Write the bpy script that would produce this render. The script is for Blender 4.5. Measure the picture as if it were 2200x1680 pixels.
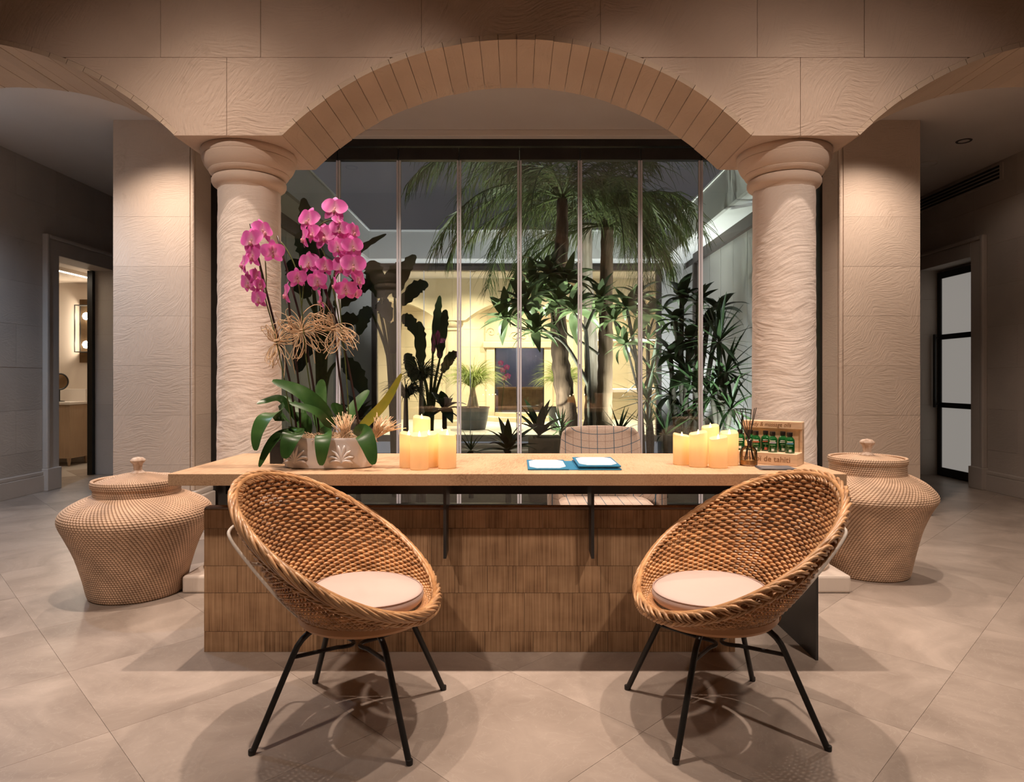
import bpy, bmesh, math, random
from mathutils import Vector, Matrix, noise as mnoise
random.seed(7)
for o in list(bpy.data.objects): bpy.data.objects.remove(o)
SC = bpy.context.scene
COL = SC.collection
PI = math.pi
def R(a): return math.radians(a)

# ------------------------------------------------------------------ camera
CAMZ = 1.13; FPX = 1400.0; CX = 1110.0; CY = 815.0
cam = bpy.data.cameras.new('camera'); cam.sensor_width = 36; cam.lens = 36*FPX/2200
cam.shift_x = -(CX-1100)/2200; cam.shift_y = -(840-CY)/2200
cam.clip_start = 0.05; cam.clip_end = 200
co = bpy.data.objects.new('camera', cam); COL.objects.link(co)
co.location = (0, 0, CAMZ); co.rotation_euler = (PI/2, 0, 0)
SC.camera = co
# ------------------------------------------------------------------ world: night sky, exposure
w = bpy.data.worlds.new('night'); SC.world = w; w.use_nodes = True
w.node_tree.nodes['Background'].inputs[0].default_value = (0.46, 0.47, 0.52, 1)
w.node_tree.nodes['Background'].inputs[1].default_value = 0.22
SC.view_settings.view_transform = 'Standard'; SC.view_settings.look = 'None'
SC.view_settings.gamma = 1; SC.view_settings.use_curve_mapping = False
SC.view_settings.exposure = 0.84
WARM = (1.0, 0.80, 0.665); NEUT = (1.0, 0.93, 0.84); GARD = (0.93, 1.0, 0.86); COOL = (0.58, 0.76, 1.0)
SPOT_FRONT = 205.0; SPOT_CORR = 62.0
def P(px, py, d):            # a measured image point at a known depth -> place in the room
    return Vector(((px-CX)*d/FPX, d, CAMZ+(CY-py)*d/FPX))

# ------------------------------------------------------------------ materials
def nt(name):
    m = bpy.data.materials.new(name); m.use_nodes = True
    t = m.node_tree; b = t.nodes['Principled BSDF']
    return m, t, b
def N(t, typ, **kw):
    n = t.nodes.new(typ)
    for k, v in kw.items(): setattr(n, k, v)
    return n
def rgba(c): return (c[0], c[1], c[2], 1)
def simple(name, col, rough=0.5, metal=0.0, spec=0.5):
    m, t, b = nt(name)
    b.inputs['Base Color'].default_value = rgba(col); b.inputs['Roughness'].default_value = rough
    b.inputs['Metallic'].default_value = metal; b.inputs['Specular IOR Level'].default_value = spec
    return m
def noisy(name, c1, c2, scale=(4, 4, 4), rough=0.6, detail=4, island=0.0, objr=0.0, bump=0.0, bscale=None, bdist=0.003,
          metal=0.0, spec=0.4, world=True, lo=0.3, hi=0.7, transl=0.0):
    m, t, b = nt(name); L = t.links
    if world:
        g = N(t, 'ShaderNodeNewGeometry'); src = g.outputs['Position']
    else:
        g = N(t, 'ShaderNodeTexCoord'); src = g.outputs['Object']
    mp = N(t, 'ShaderNodeMapping'); mp.inputs['Scale'].default_value = scale; L.new(src, mp.inputs['Vector'])
    n = N(t, 'ShaderNodeTexNoise'); n.inputs['Scale'].default_value = 1; n.inputs['Detail'].default_value = detail
    L.new(mp.outputs[0], n.inputs['Vector'])
    cr = N(t, 'ShaderNodeValToRGB'); cr.color_ramp.elements[0].position = lo; cr.color_ramp.elements[1].position = hi
    cr.color_ramp.elements[0].color = rgba(c1); cr.color_ramp.elements[1].color = rgba(c2)
    L.new(n.outputs['Fac'], cr.inputs[0]); out = cr.outputs[0]
    if island or objr:
        gi = N(t, 'ShaderNodeNewGeometry'); oi = N(t, 'ShaderNodeObjectInfo')
        mr = N(t, 'ShaderNodeMapRange'); amt = island or objr
        mr.inputs['To Min'].default_value = 1-amt; mr.inputs['To Max'].default_value = 1+amt
        L.new(gi.outputs['Random Per Island'] if island else oi.outputs['Random'], mr.inputs['Value'])
        mx = N(t, 'ShaderNodeVectorMath', operation='SCALE'); L.new(out, mx.inputs[0]); L.new(mr.outputs[0], mx.inputs['Scale'])
        out = mx.outputs[0]
    L.new(out, b.inputs['Base Color'])
    b.inputs['Roughness'].default_value = rough; b.inputs['Metallic'].default_value = metal
    b.inputs['Specular IOR Level'].default_value = spec
    if bump:
        n2 = N(t, 'ShaderNodeTexNoise'); mp2 = N(t, 'ShaderNodeMapping'); mp2.inputs['Scale'].default_value = bscale or scale
        L.new(src, mp2.inputs['Vector']); L.new(mp2.outputs[0], n2.inputs['Vector']); n2.inputs['Scale'].default_value = 1
        n2.inputs['Detail'].default_value = 3
        bp = N(t, 'ShaderNodeBump'); bp.inputs['Strength'].default_value = bump; bp.inputs['Distance'].default_value = bdist
        L.new(n2.outputs['Fac'], bp.inputs['Height']); L.new(bp.outputs[0], b.inputs['Normal'])
    if transl:
        tr = N(t, 'ShaderNodeBsdfTranslucent'); L.new(out, tr.inputs['Color'])
        mx2 = N(t, 'ShaderNodeMixShader'); mx2.inputs[0].default_value = transl
        L.new(b.outputs[0], mx2.inputs[1]); L.new(tr.outputs[0], mx2.inputs[2])
        L.new(mx2.outputs[0], t.nodes['Material Output'].inputs[0])
    return m
def stone(name, c1, c2, stain, chisel=1.0, wscale=14, rough=0.85, swing=1.1):
    """dressed limestone: soft blotches, pores and curved chisel grooves"""
    m, t, b = nt(name); L = t.links
    g = N(t, 'ShaderNodeNewGeometry'); pos = g.outputs['Position']
    oi = N(t, 'ShaderNodeObjectInfo')
    n = N(t, 'ShaderNodeTexNoise'); n.inputs['Scale'].default_value = 1.6; n.inputs['Detail'].default_value = 5
    L.new(pos, n.inputs['Vector'])
    cr = N(t, 'ShaderNodeValToRGB'); cr.color_ramp.elements[0].position = .32; cr.color_ramp.elements[1].position = .68
    cr.color_ramp.elements[0].color = rgba(c1); cr.color_ramp.elements[1].color = rgba(c2); L.new(n.outputs['Fac'], cr.inputs[0])
    n2 = N(t, 'ShaderNodeTexNoise'); n2.inputs['Scale'].default_value = 5; n2.inputs['Detail'].default_value = 8; n2.inputs['Roughness'].default_value = .7
    L.new(pos, n2.inputs['Vector'])
    c2r = N(t, 'ShaderNodeValToRGB'); c2r.color_ramp.elements[0].position = .62; c2r.color_ramp.elements[1].position = .82
    c2r.color_ramp.elements[0].color = (0, 0, 0, 1); c2r.color_ramp.elements[1].color = (1, 1, 1, 1); L.new(n2.outputs['Fac'], c2r.inputs[0])
    mx = N(t, 'ShaderNodeMix', data_type='RGBA'); L.new(c2r.outputs[0], mx.inputs['Factor']); L.new(cr.outputs[0], mx.inputs[6])
    mx.inputs[7].default_value = rgba(stain)
    mr = N(t, 'ShaderNodeMapRange'); mr.inputs['To Min'].default_value = .95; mr.inputs['To Max'].default_value = 1.05; L.new(oi.outputs['Random'], mr.inputs['Value'])
    sc = N(t, 'ShaderNodeVectorMath', operation='SCALE'); L.new(mx.outputs[2], sc.inputs[0]); L.new(mr.outputs[0], sc.inputs['Scale'])
    L.new(sc.outputs[0], b.inputs['Base Color']); b.inputs['Roughness'].default_value = rough; b.inputs['Specular IOR Level'].default_value = .2
    # chisel grooves that swing about, patch by patch
    nd = N(t, 'ShaderNodeTexNoise'); nd.inputs['Scale'].default_value = 2.2; nd.inputs['Detail'].default_value = 1; L.new(pos, nd.inputs['Vector'])
    vm = N(t, 'ShaderNodeVectorMath', operation='MULTIPLY_ADD'); L.new(nd.outputs['Color'], vm.inputs[0])
    vm.inputs[1].default_value = (.3, .3, .3); L.new(pos, vm.inputs[2])
    def tool(rot, sc):
        m0 = N(t, 'ShaderNodeMapping'); m0.inputs['Rotation'].default_value = rot; L.new(vm.outputs[0], m0.inputs[0]); mp = N(t, 'ShaderNodeMapping'); mp.inputs['Scale'].default_value = sc; L.new(m0.outputs[0], mp.inputs[0])
        q = N(t, 'ShaderNodeTexNoise'); q.inputs['Scale'].default_value = 1; q.inputs['Detail'].default_value = 2; L.new(mp.outputs[0], q.inputs['Vector']); return q
    h1 = tool((0, .12, 0), (wscale*.8, wscale*.8, wscale*5.5)); h2 = tool((0, swing, 0), (wscale*.9, wscale*.9, wscale*5.5))
    msk = N(t, 'ShaderNodeTexNoise'); msk.inputs['Scale'].default_value = 3.2; L.new(pos, msk.inputs['Vector'])
    mrr = N(t, 'ShaderNodeMapRange'); mrr.inputs['From Min'].default_value = .45; mrr.inputs['From Max'].default_value = .55; L.new(msk.outputs['Fac'], mrr.inputs['Value'])
    wv = N(t, 'ShaderNodeMix', data_type='FLOAT'); L.new(mrr.outputs[0], wv.inputs['Factor']); L.new(h1.outputs['Fac'], wv.inputs[2]); L.new(h2.outputs['Fac'], wv.inputs[3])
    nf = N(t, 'ShaderNodeTexNoise'); nf.inputs['Scale'].default_value = 60; nf.inputs['Detail'].default_value = 3; L.new(pos, nf.inputs['Vector'])
    ad = N(t, 'ShaderNodeMath', operation='MULTIPLY_ADD'); L.new(nf.outputs['Fac'], ad.inputs[0]); ad.inputs[1].default_value = .25; L.new(wv.outputs[0], ad.inputs[2])
    bp = N(t, 'ShaderNodeBump'); bp.inputs['Strength'].default_value = .6*chisel; bp.inputs['Distance'].default_value = .012
    L.new(ad.outputs[0], bp.inputs['Height']); L.new(bp.outputs[0], b.inputs['Normal'])
    return m
def emit(name, col, s):
    m, t, b = nt(name); b.inputs['Base Color'].default_value = rgba(col)
    b.inputs['Emission Color'].default_value = rgba(col); b.inputs['Emission Strength'].default_value = s
    return m
def glass_mat(name, tint=(.95, .97, .96), ior=1.5):
    m = bpy.data.materials.new(name); m.use_nodes = True; t = m.node_tree; t.nodes.clear(); L = t.links
    o = N(t, 'ShaderNodeOutputMaterial'); mx = N(t, 'ShaderNodeMixShader'); fr = N(t, 'ShaderNodeFresnel'); fr.inputs[0].default_value = ior
    tr = N(t, 'ShaderNodeBsdfTransparent'); tr.inputs[0].default_value = rgba(tint)
    gl = N(t, 'ShaderNodeBsdfGlossy'); gl.inputs['Roughness'].default_value = 0.0
    L.new(fr.outputs[0], mx.inputs[0]); L.new(tr.outputs[0], mx.inputs[1]); L.new(gl.outputs[0], mx.inputs[2]); L.new(mx.outputs[0], o.inputs[0])
    return m
M = {}
M['arch'] = stone('arch_stone', (.50, .385, .305), (.59, .465, .375), (.36, .26, .19), .8, 13)
M['vous'] = stone('arch_ring_stone', (.52, .405, .31), (.61, .485, .375), (.34, .24, .165), .5, 18)
M['mortar'] = noisy('mortar', (.34, .25, .18), (.44, .33, .25), (9, 9, 9), .95)
M['column'] = stone('column_stone', (.80, .69, .61), (.86, .76, .68), (.68, .55, .45), .72, 11, swing=.35)
M['capital'] = stone('capital_stone', (.70, .56, .46), (.76, .62, .51), (.6, .46, .36), .25, 18)
M['pillar'] = stone('pillar_stone', (.57, .46, .37), (.65, .53, .43), (.48, .37, .28), .5, 17)
M['corridor'] = stone('corridor_stone', (.46, .41, .365), (.53, .475, .42), (.38, .33, .29), .35, 20)
M['trimstone'] = stone('trim_stone', (.50, .45, .40), (.56, .50, .45), (.44, .38, .33), .15, 20)
M['plinth'] = stone('plinth_stone', (.66, .57, .49), (.72, .63, .55), (.6, .5, .42), .15, 20)
M['ceiling'] = noisy('ceiling_plaster', (.60, .54, .49), (.64, .58, .53), (2, 2, 2), .9)
M['white_trim'] = simple('white_painted_trim', (.72, .66, .6), .5)
M['blackmetal'] = noisy('black_metal', (.012, .011, .010), (.022, .020, .018), (6, 6, 6), .42, spec=.4)
M['steel'] = noisy('blackened_steel', (.018, .017, .017), (.045, .042, .040), (3, 3, 3), .38, spec=.5)
M['bronze'] = noisy('dark_bronze_frame', (.035, .026, .022), (.055, .042, .035), (8, 8, 8), .5)
M['glass'] = glass_mat('window_glass', ior=1.78)
M['farglass'] = glass_mat('far_glass', (.96, .97, .96))
M['seal'] = simple('clear_seal_strip', (.62, .61, .66), .25)
M['frost'] = emit('frosted_glass', (.60, .56, .51), .22)  # panes glow by themselves, standing in for a lit room behind
def floor_mat():
    m, t, b = nt('honed_limestone_tile'); L = t.links
    g = N(t, 'ShaderNodeNewGeometry'); oi = N(t, 'ShaderNodeObjectInfo')
    vm = N(t, 'ShaderNodeVectorMath', operation='MULTIPLY_ADD'); L.new(oi.outputs['Random'], vm.inputs[0]); vm.inputs[1].default_value = (31, 17, 0); L.new(g.outputs['Position'], vm.inputs[2])
    n = N(t, 'ShaderNodeTexNoise'); n.inputs['Scale'].default_value = 2.0; n.inputs['Detail'].default_value = 9; n.inputs['Roughness'].default_value = .62; n.inputs['Distortion'].default_value = 1.2
    L.new(vm.outputs[0], n.inputs['Vector'])
    cr = N(t, 'ShaderNodeValToRGB'); e = cr.color_ramp.elements
    e[0].position = .3; e[0].color = (.27, .218, .18, 1); e[1].position = .7; e[1].color = (.45, .375, .318, 1)
    L.new(n.outputs['Fac'], cr.inputs[0])
    n2 = N(t, 'ShaderNodeTexNoise'); n2.inputs['Scale'].default_value = 7; n2.inputs['Detail'].default_value = 6; n2.inputs['Distortion'].default_value = 2.5; L.new(vm.outputs[0], n2.inputs['Vector'])
    v = N(t, 'ShaderNodeValToRGB'); v.color_ramp.elements[0].position = .485; v.color_ramp.elements[0].color = (0, 0, 0, 1)
    v.color_ramp.elements[1].position = .5; v.color_ramp.elements[1].color = (.2, .2, .2, 1); k = v.color_ramp.elements.new(.515); k.color = (0, 0, 0, 1)
    L.new(n2.outputs['Fac'], v.inputs[0])
    mx = N(t, 'ShaderNodeMix', data_type='RGBA'); L.new(v.outputs[0], mx.inputs['Factor']); L.new(cr.outputs[0], mx.inputs[6]); mx.inputs[7].default_value = (.56, .49, .43, 1)
    mr = N(t, 'ShaderNodeMapRange'); mr.inputs['To Min'].default_value = .93; mr.inputs['To Max'].default_value = 1.07; L.new(oi.outputs['Random'], mr.inputs['Value'])
    sc = N(t, 'ShaderNodeVectorMath', operation='SCALE'); L.new(mx.outputs[2], sc.inputs[0]); L.new(mr.outputs[0], sc.inputs['Scale'])
    L.new(sc.outputs[0], b.inputs['Base Color']); b.inputs['Roughness'].default_value = .36; b.inputs['Specular IOR Level'].default_value = .35
    return m
M['tile'] = floor_mat()
M['grout'] = simple('grout', (.24, .19, .155), .9)
def sawn(name, c1, c2, c3, sc_fine, sc_big, tint=.12, rough=.6, rot=(0, 0, 0)):
    m, t, b = nt(name); L = t.links
    g = N(t, 'ShaderNodeNewGeometry'); oi = N(t, 'ShaderNodeObjectInfo')
    vm = N(t, 'ShaderNodeVectorMath', operation='MULTIPLY_ADD'); L.new(oi.outputs['Random'], vm.inputs[0]); vm.inputs[1].default_value = (3, 5, 7); L.new(g.outputs['Position'], vm.inputs[2])
    def ns(s, d, ro=(0, 0, 0)):
        m0 = N(t, 'ShaderNodeMapping'); m0.inputs['Rotation'].default_value = ro; L.new(vm.outputs[0], m0.inputs[0]); mp = N(t, 'ShaderNodeMapping'); mp.inputs['Scale'].default_value = s; L.new(m0.outputs[0], mp.inputs[0])
        n = N(t, 'ShaderNodeTexNoise'); n.inputs['Scale'].default_value = 1; n.inputs['Detail'].default_value = d; L.new(mp.outputs[0], n.inputs['Vector']); return n
    f = ns(sc_fine, 3, rot); gsm = ns(sc_big, 3)
    cr = N(t, 'ShaderNodeValToRGB'); e = cr.color_ramp.elements; e[0].position = .3; e[0].color = rgba(c1); e[1].position = .72; e[1].color = rgba(c3)
    k = e.new(.48); k.color = rgba(c2)
    ad = N(t, 'ShaderNodeMath', operation='MULTIPLY_ADD'); L.new(f.outputs['Fac'], ad.inputs[0]); ad.inputs[1].default_value = .55
    ml = N(t, 'ShaderNodeMath', operation='MULTIPLY'); L.new(gsm.outputs['Fac'], ml.inputs[0]); ml.inputs[1].default_value = .45; L.new(ml.outputs[0], ad.inputs[2])
    L.new(ad.outputs[0], cr.inputs[0])
    mr = N(t, 'ShaderNodeMapRange'); mr.inputs['To Min'].default_value = 1-tint; mr.inputs['To Max'].default_value = 1+tint; L.new(oi.outputs['Random'], mr.inputs['Value'])
    sc = N(t, 'ShaderNodeVectorMath', operation='SCALE'); L.new(cr.outputs[0], sc.inputs[0]); L.new(mr.outputs[0], sc.inputs['Scale'])
    L.new(sc.outputs[0], b.inputs['Base Color']); b.inputs['Roughness'].default_value = rough; b.inputs['Specular IOR Level'].default_value = .3
    bp = N(t, 'ShaderNodeBump'); bp.inputs['Strength'].default_value = .35; bp.inputs['Distance'].default_value = .002
    L.new(f.outputs['Fac'], bp.inputs['Height']); L.new(bp.outputs[0], b.inputs['Normal'])
    return m
M['board'] = sawn('sawn_dark_oak', (.15, .078, .038), (.36, .215, .115), (.56, .36, .205), (170, 170, 3.5), (6, 6, 9))
M['desktop'] = sawn('sawn_light_oak', (.34, .20, .11), (.54, .345, .205), (.64, .425, .27), (190, 9, 190), (5, 3, 5), .02, .5, (0, .7, .12))
M['lightwood'] = sawn('pale_pine', (.56, .37, .225), (.74, .53, .35), (.82, .61, .42), (6, 6, 70), (2, 2, 9), .02, .55)
M['cabwood'] = sawn('cabinet_oak', (.36, .25, .16), (.42, .3, .2), (.47, .34, .23), (60, 60, 4), (3, 3, 3), .02, .5)
M['wicker'] = noisy('willow_wicker', (.33, .155, .06), (.61, .335, .15), (22, 22, 22), .33, 3, island=.28, spec=.5, world=False)
M['wickerrim'] = noisy('willow_braid', (.41, .215, .10), (.66, .395, .205), (16, 16, 16), .33, 3, island=.3, spec=.5, world=False)
M['bentwood'] = noisy('bent_rattan_hoop', (.50, .255, .115), (.58, .315, .155), (5, 5, 30), .4, world=False)
M['cushion'] = noisy('blush_leather', (.58, .43, .38), (.62, .47, .415), (6, 6, 6), .5, bump=.15, bscale=(9, 9, 9), world=False)
M['piping'] = simple('cushion_seam', (.42, .30, .26), .6)
M['whitemetal'] = simple('white_enamel_tube', (.72, .66, .58), .3)
M['wax'] = None

# ------------------------------------------------------------------ mesh helpers
ORG = {}
class MB:
    def __init__(s): s.v = []; s.f = []
    def box(s, x0, x1, y0, y1, z0, z1, mat=None):
        b = len(s.v); P8 = [(x0, y0, z0), (x1, y0, z0), (x1, y1, z0), (x0, y1, z0), (x0, y0, z1), (x1, y0, z1), (x1, y1, z1), (x0, y1, z1)]
        for p in P8:
            p = Vector(p); s.v.append(mat @ p if mat else p)
        for q in ((0, 3, 2, 1), (4, 5, 6, 7), (0, 1, 5, 4), (1, 2, 6, 5), (2, 3, 7, 6), (3, 0, 4, 7)): s.f.append([b+i for i in q])
        return s
    def cbox(s, x0, x1, y0, y1, z0, z1, c=.004, mat=None):      # chamfered box
        bm = bmesh.new(); bmesh.ops.create_cube(bm, size=1)
        for v in bm.verts: v.co = Vector(((x0+x1)/2+v.co.x*(x1-x0), (y0+y1)/2+v.co.y*(y1-y0), (z0+z1)/2+v.co.z*(z1-z0)))
        bmesh.ops.bevel(bm, geom=bm.edges[:], offset=c, segments=2, affect='EDGES', profile=.5)
        b = len(s.v); bm.verts.index_update()
        for v in bm.verts: s.v.append(mat @ v.co if mat else v.co.copy())
        for f in bm.faces: s.f.append([b+v.index for v in f.verts])
        bm.free(); return s
    def tube(s, pts, r, n=6, closed=False, cap=True):
        pts = [Vector(p) for p in pts]; m = len(pts)
        rr = r if isinstance(r, (list, tuple)) else [r]*m
        tg = []
        for i in range(m):
            a = pts[(i-1) % m] if (closed or i > 0) else pts[i]; c = pts[(i+1) % m] if (closed or i < m-1) else pts[i]
            d = c-a; tg.append(d.normalized() if d.length > 1e-9 else Vector((0, 0, 1)))
        up = Vector((0, 0, 1)) if abs(tg[0].z) < .9 else Vector((1, 0, 0))
        nrm = (up - tg[0]*up.dot(tg[0])).normalized(); b = len(s.v)
        for i in range(m):
            nrm = (nrm - tg[i]*nrm.dot(tg[i]))
            nrm = nrm.normalized() if nrm.length > 1e-6 else tg[i].orthogonal().normalized()
            bi = tg[i].cross(nrm)
            for k in range(n):
                a = 2*PI*k/n; s.v.append(pts[i]+(nrm*math.cos(a)+bi*math.sin(a))*rr[i])
        for i in range(m if closed else m-1):
            j = (i+1) % m
            for k in range(n):
                s.f.append([b+i*n+k, b+i*n+(k+1) % n, b+j*n+(k+1) % n, b+j*n+k])
        if cap and not closed:
            s.f.append([b+k for k in range(n)][::-1]); s.f.append([b+(m-1)*n+k for k in range(n)])
        return s
    def lathe(s, prof, n=32, c=(0, 0, 0), cap=True, fn=None):
        b = len(s.v); c = Vector(c)
        for (r, z) in prof:
            for k in range(n):
                a = 2*PI*k/n; q = Vector((r*math.cos(a), r*math.sin(a), z))
                if fn: q = fn(q, a)
                s.v.append(c+q)
        for i in range(len(prof)-1):
            for k in range(n):
                s.f.append([b+i*n+k, b+i*n+(k+1) % n, b+(i+1)*n+(k+1) % n, b+(i+1)*n+k])
        if cap:
            s.f.append([b+k for k in range(n)][::-1]); s.f.append([b+(len(prof)-1)*n+k for k in range(n)])
        return s
    def blade(s, pts, wid, up=(0, 0, 1), fold=.25, curl=0):
        """leaf: midrib line + half widths, folded along the rib"""
        pts = [Vector(p) for p in pts]; m = len(pts); b = len(s.v); up = Vector(up)
        for i in range(m):
            t = (pts[min(i+1, m-1)]-pts[max(i-1, 0)]).normalized()
            side = t.cross(up); side = side.normalized() if side.length > 1e-4 else t.orthogonal().normalized()
            n = side.cross(t).normalized(); wd = wid[i]
            s.v.append(pts[i]+side*wd+n*wd*fold); s.v.append(pts[i].copy()); s.v.append(pts[i]-side*wd+n*wd*fold)
        for i in range(m-1):
            a = b+3*i; s.f.append([a, a+1, a+4, a+3]); s.f.append([a+1, a+2, a+5, a+4])
        return s
    def prism(s, poly, y0, y1):          # polygon in XZ extruded along Y
        b = len(s.v); n = len(poly)
        for (x, z) in poly: s.v.append(Vector((x, y0, z)))
        for (x, z) in poly: s.v.append(Vector((x, y1, z)))
        s.f.append([b+i for i in range(n)]); s.f.append([b+n+i for i in range(n)][::-1])
        for i in range(n):
            j = (i+1) % n; s.f.append([b+j, b+i, b+n+i, b+n+j])
        return s
    def mesh(s, name, smooth=False, org=(0, 0, 0), fixn=True):
        me = bpy.data.meshes.new(name); o = Vector(org)
        me.from_pydata([tuple(v-o) for v in s.v], [], s.f); me.update()
        if fixn:
            bm = bmesh.new(); bm.from_mesh(me); bmesh.ops.recalc_face_normals(bm, faces=bm.faces[:]); bm.to_mesh(me); bm.free()
        if smooth:
            me.polygons.foreach_set('use_smooth', [True]*len(me.polygons))
            if smooth != 'all': me.set_sharp_from_angle(angle=R(38))
        return me
def link(name, me, mat, parent=None):
    o = bpy.data.objects.new(name, me); COL.objects.link(o)
    if me is not None and mat is not None and len(me.materials) == 0: me.materials.append(M[mat] if isinstance(mat, str) else mat)
    if parent: o.parent = parent; ORG[o] = ORG.get(parent, Vector((0, 0, 0)))
    return o
def part(name, mb, mat, parent=None, smooth=False, fixn=True):
    """mesh given in room coordinates, hung under its parent"""
    return link(name, mb.mesh(name, smooth, ORG.get(parent, Vector((0, 0, 0))), fixn), mat, parent)
def tag(o, label, cat, group=None):
    o['label'] = label; o['category'] = cat
    if group: o['group'] = group
    return o
def thing(name, label, cat, loc=(0, 0, 0), group=None):
    o = bpy.data.objects.new(name, None); COL.objects.link(o); o.location = loc; o.empty_display_size = .1
    ORG[o] = Vector(loc); return tag(o, label, cat, group)
def struct(name, mb, mat, smooth=False):
    o = part(name, mb, mat, None, smooth); o['kind'] = 'structure'; return o
def sroot(name):
    o = bpy.data.objects.new(name, None); COL.objects.link(o); o['kind'] = 'structure'; return o
def text_mesh(txt, size, ext=.0006, italic=0, align='LEFT'):
    cu = bpy.data.curves.new('t', 'FONT'); cu.body = txt; cu.size = size; cu.extrude = ext; cu.shear = italic; cu.align_x = align
    o = bpy.data.objects.new('t', cu); COL.objects.link(o); bpy.context.view_layer.update()
    me = bpy.data.meshes.new_from_object(o.evaluated_get(bpy.context.evaluated_depsgraph_get()))
    bpy.data.objects.remove(o); return me
def spot(name, loc, tgt, energy, col, size=100, blend=.6, rad=.03, parent=None):
    l = bpy.data.lights.new(name, 'SPOT'); l.energy = energy; l.color = col; l.spot_size = R(size); l.spot_blend = blend; l.shadow_soft_size = rad
    o = bpy.data.objects.new(name, l); COL.objects.link(o)
    d = Vector(tgt)-Vector(loc); o.rotation_euler = d.to_track_quat('-Z', 'Y').to_euler(); o.location = loc
    if parent: o.location = Vector(loc)-ORG[parent]; o.parent = parent
    return o
def point(name, loc, energy, col, rad=.03, parent=None):
    l = bpy.data.lights.new(name, 'POINT'); l.energy = energy; l.color = col; l.shadow_soft_size = rad
    o = bpy.data.objects.new(name, l); COL.objects.link(o); o.location = loc
    if parent: o.location = Vector(loc)-ORG[parent]; o.parent = parent
    return o
def area(name, loc, tgt, energy, col, sx, sy, parent=None):
    l = bpy.data.lights.new(name, 'AREA'); l.shape = 'RECTANGLE'; l.size = sx; l.size_y = sy; l.energy = energy; l.color = col
    o = bpy.data.objects.new(name, l); COL.objects.link(o); d = Vector(tgt)-Vector(loc)
    o.rotation_euler = d.to_track_quat('-Z', 'Y').to_euler(); o.location = loc
    if parent: o.location = Vector(loc)-ORG[parent]; o.parent = parent
    return o
M['lamp_on'] = emit('lamp_glow', (1.0, .85, .66), 6.0)
M['lamp_dim'] = emit('lamp_glow_dim', (1.0, .85, .66), 1.2)
M['chrome'] = simple('chrome', (.75, .75, .75), .12, 1.0)
dl_ring = MB().lathe([(.045, -.004), (.062, -.006), (.066, 0), (.066, .004), (.045, .004)], 28, cap=False).mesh('ring', True)
dl_lamp = MB().lathe([(.001, .012), (.03, .010), (.044, .002)], 20, cap=False).mesh('lamp', True)
def downlight(x, y, z, label, group, energy, col, tgt=None, size=110, blend=.7, lampm='lamp_on', rad=.035, lname='downlight_beam'):
    t = thing('ceiling_downlight', label, 'downlight', (x, y, z), group)
    r = link('ring', dl_ring, 'bronze', t); b = link('lamp', dl_lamp if lampm == 'lamp_on' else dl_lamp_dim, lampm, t)
    if energy: spot(lname, (x, y, z-.03), tgt or (x, y, 0), energy, col, size, blend, rad, t)
    return t
dl_lamp_dim = dl_lamp.copy()

# ================================================================== THE SETTING
AY0, AY1 = 3.42, 3.985                    # front / back of the arcade wall
SPR, APX, HALF = 2.41, 2.913, 1.228
AR = (HALF**2+(APX-SPR)**2)/(2*(APX-SPR)); AZC = APX-AR
ARC = (-3.03, 0.0, 3.03)
CEILF, CEILC = 4.40, 3.30
# floor slab + diagonal 60 cm tiles
fl = struct('floor', MB().box(-4.8, 4.8, -3.0, 5.84, -.08, -.0025).box(-4.8, -3.25, 5.84, 10.0, -.08, -.0025).box(3.25, 5.1, 5.84, 10.0, -.08, -.0025), 'grout')
S = .855; c2 = S/math.sqrt(2)
tile_me = MB().cbox(-c2/2+.0005, c2/2-.0005, -c2/2+.0005, c2/2-.0005, -.012, 0, .0005).mesh('tile')
def tile_seen(x, y):
    if y < 1.35 or y > 8.4: return False
    if abs(x) > .80*y+.6: return False
    if abs(x) > 5.2: return False
    if y > 6.0 and abs(x) < 3.1: return False
    if y > 3.9 and abs(x) < 2.2: return False
    return True
cnt = 0
for i in range(-4, 22):
    for j in range(-4, 22):
        a = .785+S*(i+.5); b_ = .83+S*(j+.5)          # X+Y = a , Y-X = b
        x, y = (a-b_)/2, (a+b_)/2
        if tile_seen(x, y) and cnt < 300:
            o = link('tile', tile_me, 'tile', fl); o.location = (x, y, 0); o.rotation_euler = (0, 0, PI/4); cnt += 1
# arcade wall ------------------------------------------------------------
def lower(x, dr=0.03):
    for c in ARC:
        h = AR+dr
        if abs(x-c) < HALF-.001: 
            return max(SPR, AZC+math.sqrt(max(0, h*h-(x-c)**2)))
    return SPR
aw = sroot('wall_arcade')
def wall_piece(x0, x1, zlo, zhi, name='stone_block'):
    g = .0012; n = max(2, int((x1-x0)/.012)); xs = [x0+g+(x1-x0-2*g)*i/n for i in range(n+1)]
    lo = [max(zlo+g, lower(x)) for x in xs]
    keep = [(x, l) for x, l in zip(xs, lo) if l < zhi-g-.003]
    if len(keep) < 2: return
    poly = [(x, l) for x, l in keep]+[(keep[-1][0], zhi-g), (keep[0][0], zhi-g)]
    dy = random.uniform(0, .002)
    part(name, MB().prism(poly, AY0+dy, AY1-dy), 'arch', aw)
ZJ = 2.82
ux = [-4.8, -3.6, -2.75, -1.869, -1.344, -.50, .44, 1.263, 1.825, 2.7, 3.7, 4.8]
for a, b_ in zip(ux, ux[1:]): wall_piece(a, b_, ZJ, 3.3)
ux2 = [-4.8, -3.9, -2.6, -1.6, -.7, .2, 1.0, 2.0, 3.1, 4.0, 4.8]
for a, b_ in zip(ux2, ux2[1:]): wall_piece(a, b_, 3.3, 3.85)
for a, b_ in zip(ux, ux[1:]): wall_piece(a, b_, 3.85, CEILF)
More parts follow.
